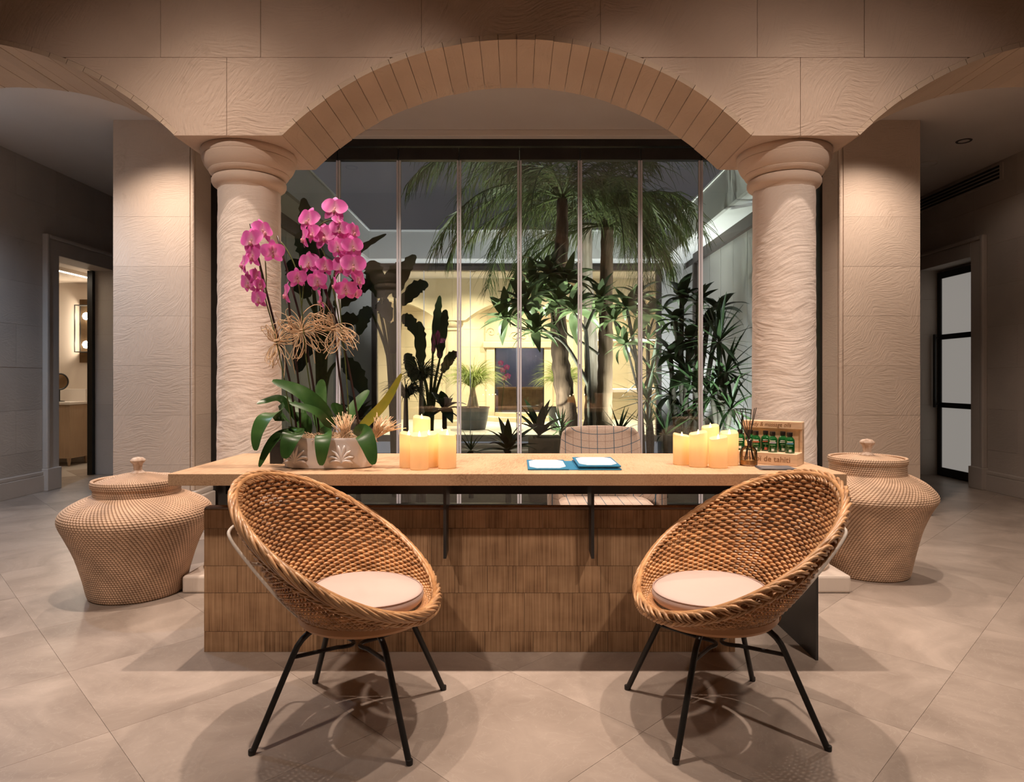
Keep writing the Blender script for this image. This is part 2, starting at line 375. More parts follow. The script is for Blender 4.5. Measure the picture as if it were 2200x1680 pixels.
for a, b_ in ((-4.8, -4.5), (-4.5, -3.56), (-2.5, -1.522), (-1.522, -.52), (.52, 1.49), (1.49, 2.5), (3.56, 4.5), (4.5, 4.8)): wall_piece(a, b_, SPR-.001, ZJ)
# mortar core, just behind every face
xs = [-4.8+i*.06 for i in range(161)]
core = [(x, lower(x, .036)+.004) for x in xs]+[(4.8, CEILF-.01), (-4.8, CEILF-.01)]
part('mortar_core', MB().prism(core, AY0+.006, AY1-.006), 'mortar', aw)
hang = math.asin(HALF/AR); NV = 28
for c in ARC:
    for k in range(NV):
        a0 = -hang+2*hang*k/NV+.0007; a1 = -hang+2*hang*(k+1)/NV-.0007; rj = random.uniform(0, .005)
        poly = []
        for a in (a0, (a0+a1)/2, a1): poly.append((c+(AR+rj)*math.sin(a), AZC+(AR+rj)*math.cos(a)))
        for a in (a1, (a0+a1)/2, a0): poly.append((c+(AR+.029)*math.sin(a), AZC+(AR+.029)*math.cos(a)))
        part('arch_stone', MB().prism(poly, AY0-.001, AY1+.001), 'vous', aw)
# ceilings
struct('ceiling', MB().box(-4.8, 4.8, -3.0, AY0, CEILF, CEILF+.1), 'ceiling')
M['ceilcorr'] = noisy('corridor_ceiling_plaster', (.60, .545, .50), (.64, .585, .54), (2, 2, 2), .9)
struct('ceiling_corridor', MB().box(-4.8, 4.8, AY1-.02, 5.84, CEILC, CEILC+.1).box(-4.8, -3.05, 5.84, 10, CEILC, CEILC+.1).box(3.05, 4.8, 5.84, 10, CEILC, CEILC+.1), 'ceilcorr')
struct('trim_cornice', MB().cbox(-2.7, 2.7, 5.66, 5.74, CEILC-.055, CEILC+.001, .006), 'white_trim')
# columns -----------------------------------------------------------------
CXC, CYC = 1.518, 3.705
def column(x, label):
    t = thing('stone_column', label, 'column', (x, CYC, 0), 'columns of the arcade')
    part('plinth', MB().cbox(x-.25, x+.25, CYC-.265, CYC+.265, 0, .092, .012), 'plinth', t)
    part('base', MB().lathe([(.225, .09), (.235, .11), (.228, .135), (.205, .15), (.2, .16), (.185, .168), (.176, .18)], 48, (x, CYC, 0)), 'capital', t, True)
    def rough(q, a):
        v = mnoise.noise(Vector((a*2.2, q.z*16, x)))*.0028+mnoise.noise(Vector((a*7, q.z*45, 3+x)))*.0012
        return Vector((q.x*(1+v/.17), q.y*(1+v/.17), q.z))
    prof = [(.174-.008*(i/150), .178+(2.20-.178)*i/150) for i in range(151)]
    part('shaft', MB().lathe(prof, 96, (x, CYC, 0), fn=rough), 'column', t, 'all')
    cap = [(.166, 2.19), (.170, 2.20), (.182, 2.208), (.192, 2.216), (.199, 2.23), (.199, 2.245), (.192, 2.259), (.180, 2.266), (.186, 2.268), (.203, 2.275), (.210, 2.284),
           (.214, 2.292), (.212, 2.295), (.226, 2.308), (.238, 2.326), (.246, 2.346), (.250, 2.362), (.247, 2.366), (.252, 2.374), (.254, 2.39), (.254, 2.40), (.247, 2.412)]
    part('capital', MB().lathe(cap, 64, (x, CYC, 0)), 'capital', t, True)
column(-CXC, 'round chiselled stone column beside the orchid planter'); column(CXC, 'round chiselled stone column behind the oil bottle display')
# square pillars beside the glass ----------------------------------------
def pillar(s, name):
    r = sroot(name); x0, x1 = 2.735, 3.375; H = .415
    for k in range(8):
        z0 = H*k; z1 = min(H*(k+1), CEILC)
        dy = random.uniform(0, .002)
        part('stone_block', MB().box(*sorted((s*(x0), s*x1)), 5.45+dy, 5.80, z0+.0006, z1-.0006), 'pillar', r)
        part('stone_block', MB().box(*sorted((s*2.70, s*(x0-.001))), 5.487, 5.80, z0+.0006, z1-.0006), 'pillar', r)
    part('mortar_core', MB().box(*sorted((s*2.715, s*3.37)), 5.495, 5.79, 0, CEILC), 'mortar', r)
    part('bead', MB().tube([(s*2.719, 5.468, .2), (s*2.719, 5.468, CEILC)], .0165, 12), 'pillar', r, True)
    part('base_block', MB().cbox(*sorted((s*2.66, s*3.44)), 5.39, 5.80, 0, .15, .01), 'trimstone', r)
    part('base_cap', MB().cbox(*sorted((s*2.68, s*3.41)), 5.42, 5.80, .148, .195, .012), 'trimstone', r)
pillar(-1, 'wall_pillar_left'); pillar(1, 'wall_pillar_right')
# corridor walls with door openings --------------------------------------
def corridor_wall(s, name, d0, d1, dh, thick):
    r = sroot(name); X = 4.8; H = .415
    ys = [-3, -1.5, 0, 1.2, 2.4, 3.3, 4.2, 5.05, 5.9, d0]
    def blk(y0, y1, z0, z1):
        part('stone_block', MB().box(*sorted((s*(X+random.uniform(0, .0025)), s*(X+thick))), y0+.001, y1-.001, z0+.001, z1-.001), 'corridor', r)
    for k in range(11):
        z0, z1 = H*k, min(H*(k+1), CEILF)
        off = .35 if k % 2 else 0
        e = [-3.0]+[y+off for y in ys[1:-1]]+[d0]
        for a, b_ in zip(e, e[1:]): blk(a, b_, z0, z1)
        if z0 >= dh-.05 or z1 > dh: blk(d0, (d0+d1)/2+off*.4, max(z0, dh), z1); blk((d0+d1)/2+off*.4, d1, max(z0, dh), z1)
        blk(d1, d1+.9+off, z0, z1); blk(d1+.9+off, 10, z0, z1)
    part('mortar_core', MB().box(*sorted((s*(X+.006), s*(X+thick-.01))), -3, d0-.006, 0, CEILF).box(*sorted((s*(X+.006), s*(X+thick-.01))), d1+.006, 10, 0, CEILF)
         .box(*sorted((s*(X+.006), s*(X+thick-.01))), d0-.006, d1+.006, dh+.006, CEILF), 'mortar', r)
    tr = sroot('trim_door_'+('left' if s < 0 else 'right'))
    W = .155
    for (a, b_, z0, z1) in ((d0-W, d0, 0, dh+W), (d0, d1+W, dh, dh+W), (d1, d1+W, 0, dh)):
        part('architrave', MB().cbox(*sorted((s*(X-.035), s*(X+.002))), a, b_, z0, z1, .006), 'trimstone', tr)
    part('bead', MB().cbox(*sorted((s*(X-.055), s*(X+.002))), d0-W-.045, d0-W, .22, dh+W+.04, .012), 'trimstone', tr)
    part('bead', MB().cbox(*sorted((s*(X-.055), s*(X+.002))), d0-W, d1+W, dh+W, dh+W+.04, .012), 'trimstone', tr)
    bb = sroot('baseboard_'+('left' if s < 0 else 'right'))
    part('board', MB().cbox(*sorted((s*(X-.025), s*(X+.002))), -3, d0-W-.002, 0, .16, .003), 'trimstone', bb)
    part('moulding', MB().cbox(*sorted((s*(X-.018), s*(X+.002))), -3, d0-W-.002, .158, .205, .012), 'trimstone', bb)
    part('block', MB().cbox(*sorted((s*(X-.062), s*(X+.002))), d0-W-.05, d0, 0, .225, .006), 'trimstone', bb)
DH = 2.415
corridor_wall(-1, 'wall_left', 6.79, 7.75, DH, .235); corridor_wall(1, 'wall_right', 6.84, 7.72, DH, .235)
struct('wall_back', MB().box(-4.8, 4.8, -3.2, -3.0, 0, CEILF), 'corridor')
struct('wall_corridor_end', MB().box(-4.8, -3.3, 10, 10.2, 0, CEILC+.1).box(3.3, 4.8, 10, 10.2, 0, CEILC+.1), 'corridor')
# near folding glass wall --------------------------------------------------
GY = 5.785; XK = [.025+.5355*k for k in range(-5, 6)]; GT = 3.07
win = sroot('window_1')
for k in range(10):
    part('pane', MB().box(XK[k]+.004, XK[k+1]-.004, GY-.005, GY+.005, .03, GT+.005), 'glass', win)
for k in range(11):
    part('seal_strip', MB().box(XK[k]-.019, XK[k]-.003, GY-.012, GY+.012, .02, GT), 'seal', win)
    part('seal_strip', MB().box(XK[k]+.003, XK[k]+.019, GY-.012, GY+.012, .02, GT), 'seal', win)
part('head_frame', MB().box(-2.70, 2.72, GY-.05, GY+.06, 3.185, CEILC-.04), 'blackmetal', win)
for k in range(10):
    part('top_rail', MB().cbox(XK[k]+.002, XK[k+1]-.002, GY-.035, GY+.035, GT, 3.175, .006), 'blackmetal', win)
part('side_frame', MB().box(-2.70, -2.628, GY-.03, GY+.05, 0, 3.2), 'blackmetal', win); part('side_frame', MB().box(2.68, 2.735, GY-.03, GY+.05, 0, 3.2), 'blackmetal', win)
part('bottom_track', MB().box(-2.70, 2.73, GY-.03, GY+.03, -.002, .03), 'blackmetal', win)

# ---------------------------------------------------------------- courtyard shell
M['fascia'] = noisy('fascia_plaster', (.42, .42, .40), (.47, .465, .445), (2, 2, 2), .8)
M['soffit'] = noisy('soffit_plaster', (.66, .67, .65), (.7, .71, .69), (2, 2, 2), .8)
M['yardwall'] = noisy('courtyard_panel', (.42, .41, .39), (.48, .47, .45), (1, 1, 1), .7)
M['upper'] = noisy('upper_facade', (.40, .40, .42), (.46, .46, .48), (1, 1, 1), .9)
M['soil'] = noisy('dark_soil', (.03, .022, .015), (.06, .045, .03), (20, 20, 20), .95, bump=.5, bscale=(30, 30, 30), bdist=.01)
FY = 12.0; SOF = 3.264; FASY = 11.49; FASX = 2.60; FTOP = 3.74; NFASY = 6.35
struct('ground_courtyard', MB().box(-3.2, 3.2, 5.84, FY+.2, -.40, -.25), 'soil')
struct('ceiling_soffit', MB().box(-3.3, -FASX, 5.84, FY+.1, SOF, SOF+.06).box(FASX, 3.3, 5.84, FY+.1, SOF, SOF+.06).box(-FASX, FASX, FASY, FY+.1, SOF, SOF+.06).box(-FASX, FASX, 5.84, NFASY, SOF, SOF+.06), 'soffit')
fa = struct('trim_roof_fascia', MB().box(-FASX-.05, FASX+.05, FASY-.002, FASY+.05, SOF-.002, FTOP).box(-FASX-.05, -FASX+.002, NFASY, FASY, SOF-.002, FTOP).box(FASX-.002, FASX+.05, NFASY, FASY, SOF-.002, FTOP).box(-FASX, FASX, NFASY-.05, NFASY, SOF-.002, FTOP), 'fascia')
part('capping', MB().box(-FASX, FASX, FASY-.02, FASY+.06, FTOP, FTOP+.025).box(-FASX-.06, -FASX+.02, NFASY, FASY, FTOP, FTOP+.025).box(FASX-.02, FASX+.06, NFASY, FASY, FTOP, FTOP+.025), 'soffit', fa)
struct('wall_upper_storey', MB().box(-4.5, 4.5, 13.2, 13.4, 3.6, 7.5), 'upper')
for s, nm in ((-1, 'left'), (1, 'right')):
    wr = sroot('wall_courtyard_'+nm)
    for k in range(11):
        y0 = 5.85+k*.56
        part('panel', MB().box(*sorted((s*3.06, s*3.2)), y0+.006, y0+.554, -.3, 3.13), 'yardwall', wr)
    part('backing', MB().box(*sorted((s*3.12, s*3.3)), 5.84, FY+.2, -.3, SOF), 'bronze', wr)
    part('header', MB().box(*sorted((s*3.0, s*3.1)), 5.84, 11.1, 3.10, SOF), 'bronze', wr)
    part('post', MB().box(*sorted((s*3.0, s*3.1)), 11.02, 11.12, -.3, 3.10), 'bronze', wr)
    struct('wall_courtyard_pier_'+nm, MB().box(*sorted((s*2.66, s*3.12)), FY-.02, FY+.3, -.3, SOF), 'yardwall')
# far glazing, hall beyond -------------------------------------------------
w2 = sroot('window_2'); FB = 3.13; FZ = .11
part('head_frame', MB().box(-2.66, 2.66, FY-.06, FY+.08, FB, FB+.075).box(-2.66, 2.66, FY-.03, FY+.08, FB+.08, SOF), 'bronze', w2)
for s in (-1, 1): part('side_frame', MB().box(*sorted((s*2.56, s*2.66)), FY-.05, FY+.05, FZ, FB), 'bronze', w2)
for k in range(6):
    a = -2.56+k*5.12/6; b_ = a+5.12/6
    part('pane', MB().box(a+.006, b_-.006, FY-.004, FY+.004, FZ, FB), 'farglass', w2)
    if k: part('seal_strip', MB().box(a-.006, a+.006, FY-.01, FY+.01, FZ, FB), 'seal', w2)
M['farstone'] = stone('far_hall_stone', (.60, .50, .34), (.70, .59, .42), (.5, .4, .26), .35, 14)
M['farfloor'] = noisy('far_hall_floor', (.55, .51, .45), (.62, .58, .52), (2, 2, 2), .4)
struct('floor_far_hall', MB().box(-5, 5, FY-.05, 19, FZ-.12, FZ), 'farfloor')
stp = sroot('floor_courtyard_steps')
for k in range(3):
    part('step', MB().cbox(-1.05, .35, FY-.36-.34*k, FY-.02-.34*k, -.30, FZ-.15-.07*k, .008), 'plinth', stp)
struct('ceiling_far_hall', MB().box(-5, 5, FY+.08, 19, 3.32, 3.42), 'ceiling')
HY = 14.15; fh = sroot('wall_far_arcade')
SF = .935
def flower_(x):
    for c in (-2.83, 0, 2.83):
        if abs(x-c) < HALF*SF-.02: return AZC+.02+math.sqrt(max(0, AR*AR*.9-(x-c)**2))
    return SPR
for a, b_ in ((-5, -2.83), (-2.83, -1.4), (-1.4, 0), (0, 1.4), (1.4, 2.83), (2.83, 5)):
    n = 24; xx = [a+.001+(b_-a-.002)*i/n for i in range(n+1)]
    part('stone_block', MB().prism([(x, flower_(x)) for x in xx]+[(b_-.001, 3.32), (a+.001, 3.32)], HY, HY+.5), 'farstone', fh)
for s in (-1, 1):
    t = thing('far_column', 'round pale column of the far arcade beyond the garden', 'column', (s*1.41, HY+.25, FZ), 'far arcade columns')
    part('shaft', MB().lathe([(.2, FZ), (.2, FZ+.1), (.165, FZ+.14), (.155, 2.2)], 28, (s*1.41, HY+.25, 0)), 'farstone', t, True)
    part('capital', MB().lathe([(.155, 2.19), (.185, 2.21), (.185, 2.25), (.17, 2.26), (.2, 2.28), (.23, 2.34), (.235, 2.412)], 28, (s*1.41, HY+.25, 0)), 'farstone', t, True)
BY = 16.6
bw = sroot('wall_far_back')
PX0, PX1, PZ1 = -.558, .70, 1.93
for (a, b_) in ((-5, -3.2), (-3.2, -1.9), (-1.9, -.75), (.90, 1.95), (1.95, 3.2), (3.2, 5)):
    for k in range(7):
        part('stone_block', MB().box(a+.002, b_-.002, BY, BY+.3, FZ+k*.46+.002, min(FZ+(k+1)*.46, 3.33)-.002), 'farstone', bw)
part('stone_block', MB().box(-.75, .9, BY, BY+.3, 2.6, 3.32), 'farstone', bw)
dr = sroot('door_3')
part('jamb', MB().cbox(-.77, PX0, BY-.06, BY+.25, FZ, PZ1, .01), 'farstone', dr); part('jamb', MB().cbox(PX1, .91, BY-.06, BY+.25, FZ, PZ1, .01), 'farstone', dr)
part('lintel', MB().cbox(-.85, .99, BY-.10, BY+.25, PZ1, PZ1+.16, .02), 'farstone', dr)
carve = MB().cbox(-.80, .94, BY-.05, BY+.25, PZ1+.16, 2.62, .02)
for s in (-1, 1):
    for q in range(3):
        cx_, cz_ = .07+s*(.72-.3*q), PZ1+.40-.05*q
        carve.tube([(cx_+s*(.13*(1-u/22))*math.cos(u*.42), BY-.055, cz_+(.13*(1-u/22))*math.sin(u*.42)) for u in range(22)], .016, 5)
part('carved_panel', carve, 'farstone', dr)
part('sill', MB().box(PX0, PX1, BY-.02, BY+.2, FZ, FZ+.06), 'blackmetal', dr)
for x_ in (PX0+.015, PX1-.015): part('door_frame', MB().box(x_-.015, x_+.015, BY+.02, BY+.07, FZ, PZ1), 'blackmetal', dr)
for k in range(4):
    a = PX0+.03+k*.3; part('pane', MB().box(a, a+.29, BY+.04, BY+.046, FZ+.06, PZ1-.01), 'farglass', dr)
# room behind the portal
M['bluewall'] = noisy('blue_grey_painted_wall', (.10, .13, .24), (.24, .22, .36), (1.6, 1.6, 1.6), .8)
struct('wall_portal_room', MB().box(-2, 2, 18.8, 18.9, 0, 3.3), 'bluewall')
semi = thing('semicircular_step', 'pale round stone step in front of the far carved portal', 'step', (.07, BY, FZ))
def semid(r, z0, z1): return [(r-.02, z0), (r, z0+.01), (r, z1-.015), (r-.015, z1), (.001, z1)]
def half_disc(r, yb, z0, z1):
    mb = MB(); pts = [(.07-r*math.cos(PI*i/32), yb-r*math.sin(PI*i/32)) for i in range(33)]; n = len(pts)
    mb.v = [Vector((x, y, z0)) for x, y in pts]+[Vector((x, y, z1)) for x, y in pts]
    mb.f = [list(range(n))[::-1], [n+i for i in range(n)]]+[[i, (i+1) % n, n+(i+1) % n, n+i] for i in range(n)]; return mb
part('lower_step', half_disc(.98, BY-.11, FZ, FZ+.10), 'farstone', semi)
part('upper_step', half_disc(.62, BY-.11, FZ+.10, FZ+.19), 'farstone', semi)
# lit niche on the far right
ni = sroot('wall_far_niche')
part('rough_panel', MB().box(1.95, 3.6, BY-.10, BY-.05, .96, 2.06), 'farstone', ni)
part('ledge', MB().cbox(1.95, 3.6, BY-.22, BY, .80, .88, .01), 'plinth', ni); part('ledge', MB().cbox(1.95, 3.6, BY-.22, BY, 2.14, 2.2, .01), 'plinth', ni)
M['led'] = emit('led_strip', (1.0, .93, .72), 7.0)
part('led_strip', MB().box(1.97, 3.58, BY-.12, BY-.1, .885, .90), 'led', ni); part('led_strip', MB().box(1.97, 3.58, BY-.12, BY-.1, 2.115, 2.135), 'led', ni)
# ================================================================== LAMPS OF THE PLACE, ADDED FILL LAMPS
for x, lb_ in ((-1.55, 'end by the squat basket'), (-.52, 'and the orchid-side wicker chair'), (.54, 'and the oil-side wicker chair'), (1.57, 'end by the oil display')):
    downlight(x, 2.62, CEILF, 'recessed downlight in the hall ceiling above the desk '+lb_, 'hall downlights over the desk', SPOT_FRONT, WARM, size=63, blend=1.0, lname='hall_downlight_'+('basket_end' if x < -1 else 'orchid_chair' if x < 0 else 'oil_chair' if x < 1 else 'oil_end')+'_offscreen')
for x, lb_ in ((-2.0, 'aimed past the orchid-side chair'), (2.0, 'aimed past the oil-side chair')):  # added fill lamps, unseen, to brighten desk front and columns
    downlight(x, .1, CEILF, 'recessed hall downlight '+lb_, 'hall downlights over the floor', SPOT_FRONT*1.5, WARM, tgt=(x*.68, 3.4, .85), size=62, blend=1, rad=.10, lname='hall_downlight_rear_'+('left' if x < 0 else 'right')+'_offscreen')
for x, lb_ in ((-1.69, 'behind the orchid-side column'), (-.54, 'between orchids and the open folder'), (.565, 'above the checked office chair'), (1.71, 'behind the oil-side column')):
    downlight(x, 4.9, CEILC, 'recessed corridor downlight before the glass wall '+lb_, 'corridor downlights', SPOT_CORR, WARM, size=120, blend=1, lampm='lamp_dim')
for s in (-1, 1):
    downlight(s*2.845, 4.9, CEILC, 'recessed corridor downlight before the pillar nearest the '+('bathroom door' if s < 0 else 'frosted door'), 'pillar downlights', SPOT_CORR*1.25, WARM, size=120, blend=1, lampm='lamp_dim')
downlight(4.07, 5.93, CEILC, 'dim recessed downlight in the ceiling near the slotted air vent', None, 3, WARM, lampm='lamp_dim', size=140)
downlight(-4.2, 4.5, CEILC, 'dim cool recessed downlight in the left corridor ceiling', None, 80, COOL, lampm='lamp_dim', size=140, lname='corridor_downlight_left_offscreen')  # added lamp, out of view, to tint the left corridor cool
t = thing('ceiling_speaker', 'flat round speaker grille in the ceiling by the right pillar', 'speaker', (4.13, 6.55, CEILC))
part('rim', MB().lathe([(.09, CEILC), (.09, CEILC-.008), (.085, CEILC-.01), (.08, CEILC-.004)], 32, (4.13, 6.55, 0), cap=False), 'ceilcorr', t, True)
part('grille', MB().lathe([(.001, CEILC-.005), (.08, CEILC-.004)], 32, (4.13, 6.55, 0), cap=False), 'ceilcorr', t)
# slotted air vent on the right wall
t = thing('air_vent', 'black slotted linear air vent high on the right corridor wall', 'vent', (4.8, 7.2, 3.12))
part('frame', MB().cbox(4.785, 4.803, 6.42, 8.4, 3.10, 3.275, .004), 'corridor', t)
for k in range(4): part('slot', MB().box(4.780, 4.787, 6.46, 8.38, 3.122+k*.037, 3.122+k*.037+.021), 'blackmetal', t)

# ---------------------------------------------------------------- left side room
M['cream'] = noisy('cream_paint', (.60, .515, .43), (.63, .545, .46), (2, 2, 2), .8)
M['bathfloor'] = simple('bath_floor', (.55, .5, .45), .3)
struct('wall_bathroom', MB().box(-7.2, -4.9, 8.9, 9.0, 0, 2.5).box(-7.2, -7.1, 5.6, 9.0, 0, 2.5).box(-7.2, -5.03, 5.5, 5.6, 0, 2.5), 'cream')
struct('ceiling_bathroom', MB().box(-7.2, -5.036, 5.5, 9.0, DH+.03, DH+.1), 'cream')
struct('floor_bathroom', MB().box(-7.2, -4.8, 5.5, 9.0, -.06, -.002), 'bathfloor')
b3 = sroot('baseboard_bathroom'); part('board', MB().cbox(-6.6, -4.95, 8.865, 8.902, 0, .2, .004), 'white_trim', b3); part('moulding', MB().cbox(-6.6, -4.95, 8.85, 8.902, .17, .2, .006), 'white_trim', b3)
dl = sroot('door_1'); part('sliding_door_edge', MB().box(-5.075, -5.015, 7.70, 7.752, 0, DH), 'blackmetal', dl)
part('jamb_post', MB().box(-5.075, -5.03, 7.75, 8.0, 0, DH), 'cream', dl)
t = thing('strip_light', 'thin bright strip lamp under the bathroom ceiling', 'lamp', (-5.5, 7.3, DH))
part('housing', MB().box(-5.42, -5.36, 7.05, 8.6, DH-.005, DH+.031), 'white_trim', t); M['strip'] = emit('strip_glow', (1, .86, .68), 4)
part('tube', MB().box(-5.41, -5.37, 7.06, 8.59, DH-.012, DH-.004), 'strip', t)
area('strip_light_beam', (-5.39, 7.8, DH-.02), (-5.39, 7.8, 0), 6, (1, .82, .62), .05, 1.4, t)
t = thing('wall_sconce', 'brass rectangular wall sconce with two bare bulbs', 'sconce', (-5.8, 8.9, 1.36))
M['brass'] = noisy('aged_brass', (.16, .10, .055), (.30, .2, .11), (5, 5, 5), .3, metal=.9)
part('back_plate', MB().box(-5.96, -5.66, 8.885, 8.902, 1.36, 2.22), 'brass', t)
fr = MB()
for z in (1.50, 2.13): fr.box(-5.95, -5.67, 8.76, 8.885, z-.005, z+.005)
for x in (-5.945, -5.675):
    for y in (8.765, 8.875): fr.box(x-.005, x+.005, y-.005, y+.005, 1.50, 2.13)
part('cage', fr, 'blackmetal', t)
M['bulb'] = emit('bulb_glow', (1, .9, .74), 40)
for z in (1.60, 1.985):
    part('bulb', MB().lathe([(.001, z-.05), (.03, z-.035), (.042, z), (.03, z+.035), (.001, z+.05)], 18, (-5.83, 8.82, 0), cap=False), 'bulb', t, True)
    point('bulb_light', (-5.83, 8.72, z), 3, (1, .82, .62), .04, t)
t = thing('vanity_cabinet', 'pale oak bathroom cabinet on short legs with white top', 'cabinet', (-6.2, 8.66, 0))
part('body', MB().cbox(-6.7, -5.80, 8.46, 8.88, .10, .80, .004), 'cabwood', t); part('top', MB().cbox(-6.72, -5.785, 8.44, 8.88, .80, .835, .004), 'white_trim', t)
part('splashback', MB().cbox(-6.7, -5.86, 8.86, 8.899, .835, 1.0, .003), 'white_trim', t)
for x, y in ((-5.84, 8.5), (-6.66, 8.5), (-5.84, 8.84), (-6.66, 8.84)): part('leg', MB().lathe([(.014, 0), (.026, .1)], 10, (x, y, 0)), 'cabwood', t, True)
t = thing('vanity_mirror', 'round dark-rimmed mirror standing on the bathroom cabinet', 'mirror', (-6.05, 8.62, .835))
mm = Matrix.Translation((-6.05, 8.62, 1.10)) @ Matrix.Rotation(R(60), 4, 'Z') @ Matrix.Rotation(PI/2, 4, 'X')
part('rim', MB().tube([mm @ Vector((.105*math.cos(a*PI/16), .105*math.sin(a*PI/16), 0)) for a in range(32)], .011, 8, True), 'blackmetal', t, True)
part('disc', MB().tube([mm @ Vector((0, 0, -.004)), mm @ Vector((0, 0, .004))], .1, 28), 'brass', t)
part('stand', MB().tube([(-6.05, 8.62, 1.0), (-6.05, 8.62, .845)], .01, 10).lathe([(.06, .835), (.06, .843), (.012, .85)], 24, (-6.05, 8.62, 0)), 'blackmetal', t, True)
# ---------------------------------------------------------------- right frosted door
d2 = sroot('door_2')
DX = 5.0
def slab(name, y0, y1, z0, z1, m, th=.045): part(name, MB().cbox(DX-th/2, DX+th/2, y0, y1, z0, z1, .003), m, d2)
slab('stile', 7.65, 7.715, .012, DH-.03, 'blackmetal'); slab('stile', 6.845, 6.91, .012, DH-.03, 'blackmetal')
for z0, z1 in ((.012, .10), (.80, .86), (1.595, 1.655), (DH-.105, DH-.03)): slab('rail', 6.91, 7.65, z0, z1, 'blackmetal')
for z0, z1 in ((.10, .80), (.86, 1.595), (1.655, DH-.105)): slab('pane', 6.905, 7.655, z0-.004, z1+.004, 'frost', .012)
part('pull_handle', MB().cbox(DX-.09, DX-.065, 7.655, 7.69, .80, 1.66, .004).box(DX-.07, DX-.02, 7.663, 7.68, .83, .85).box(DX-.07, DX-.02, 7.663, 7.68, 1.61, 1.63), 'blackmetal', d2)
struct('wall_behind_door', MB().box(5.03, 5.10, 6.7, 7.85, 0, DH+.1), 'corridor')

# ================================================================== DESK
DZ = .762; DF, DB = 2.54, 3.24; DL, DRX = -1.36, 1.288
desk = thing('reception_desk', 'long oak reception desk with black steel supports', 'desk', (-.04, 2.85, 0))
part('desk_top', MB().cbox(DL, DRX, DF, DB, DZ-.047, DZ, .0025), 'desktop', desk)
PY = 2.70; rows = [(0, .085, .095, .15), (.085, .245, .16, .42), (.245, .357, .085, .15), (.357, .513, .2, .42), (.513, .600, .08, .15)]
for (z0, z1, wa, wb) in rows:
    x = -1.296
    while x < .906-.02:
        x1 = min(.906, x+random.uniform(wa, wb))
        if .906-x1 < .06: x1 = .906
        dy = random.uniform(0, .0012); top = z1 > .59
        mb = MB()
        if top: mb.v += [Vector(p) for p in ((x+.0005, PY+dy, z0+.0006), (x1-.0005, PY+dy, z0+.0006), (x1-.0005, PY+dy, z1-.012), (x+.0005, PY+dy, z1-.012), (x+.0005, PY+.05, z0+.0006), (x1-.0005, PY+.05, z0+.0006), (x1-.0005, PY+.05, z1), (x+.0005, PY+.05, z1), (x+.0005, PY+.016, z1), (x1-.0005, PY+.016, z1))]; mb.f += [[0, 1, 2, 3], [3, 2, 9, 8], [8, 9, 6, 7], [4, 7, 6, 5], [0, 4, 5, 1], [0, 3, 8, 7, 4], [1, 5, 6, 9, 2]]
        else: mb.box(x+.0008, x1-.0008, PY+dy, PY+.05, z0+.0008, z1-.0008)
        part('board', mb, 'board', desk); x = x1
part('panel_core', MB().box(-1.295, .905, PY+.003, PY+.045, 0, .598), 'grout', desk)
for px in (957, 1272):
    x = (px-CX)*2.64/FPX
    part('bracket', MB().prism([(0, .41), (.0, .716), (.14, .716), (.14, .43)], 0, .012), 'steel', desk).matrix_local = Matrix.Translation(Vector((x-.006, 2.615, 0))-ORG[desk]) @ Matrix(((0, 1, 0, 0), (1, 0, 0, 0), (0, 0, 1, 0), (0, 0, 0, 1)))
for o in list(desk.children):
    if o.name.startswith('bracket'):
        for v in o.data.vertices: v.co += ORG[desk]
part('side_panel', MB().box(1.203, 1.213, 2.62, 3.20, 0, .716), 'steel', desk)
part('beam', MB().box(-1.25, 1.203, 2.80, 2.812, .637, .716).box(-1.25, 1.203, 2.80, 3.15, .708, .716), 'steel', desk)
part('rear_rail', MB().box(-1.25, 1.203, 3.14, 3.15, .60, .716), 'steel', desk)
part('floor_rail', MB().box(.88, 1.203, 2.76, 2.775, 0.60, .637), 'steel', desk)
part('side_panel', MB().box(-1.27, -1.26, 2.75, 3.20, 0, .716), 'steel', desk)

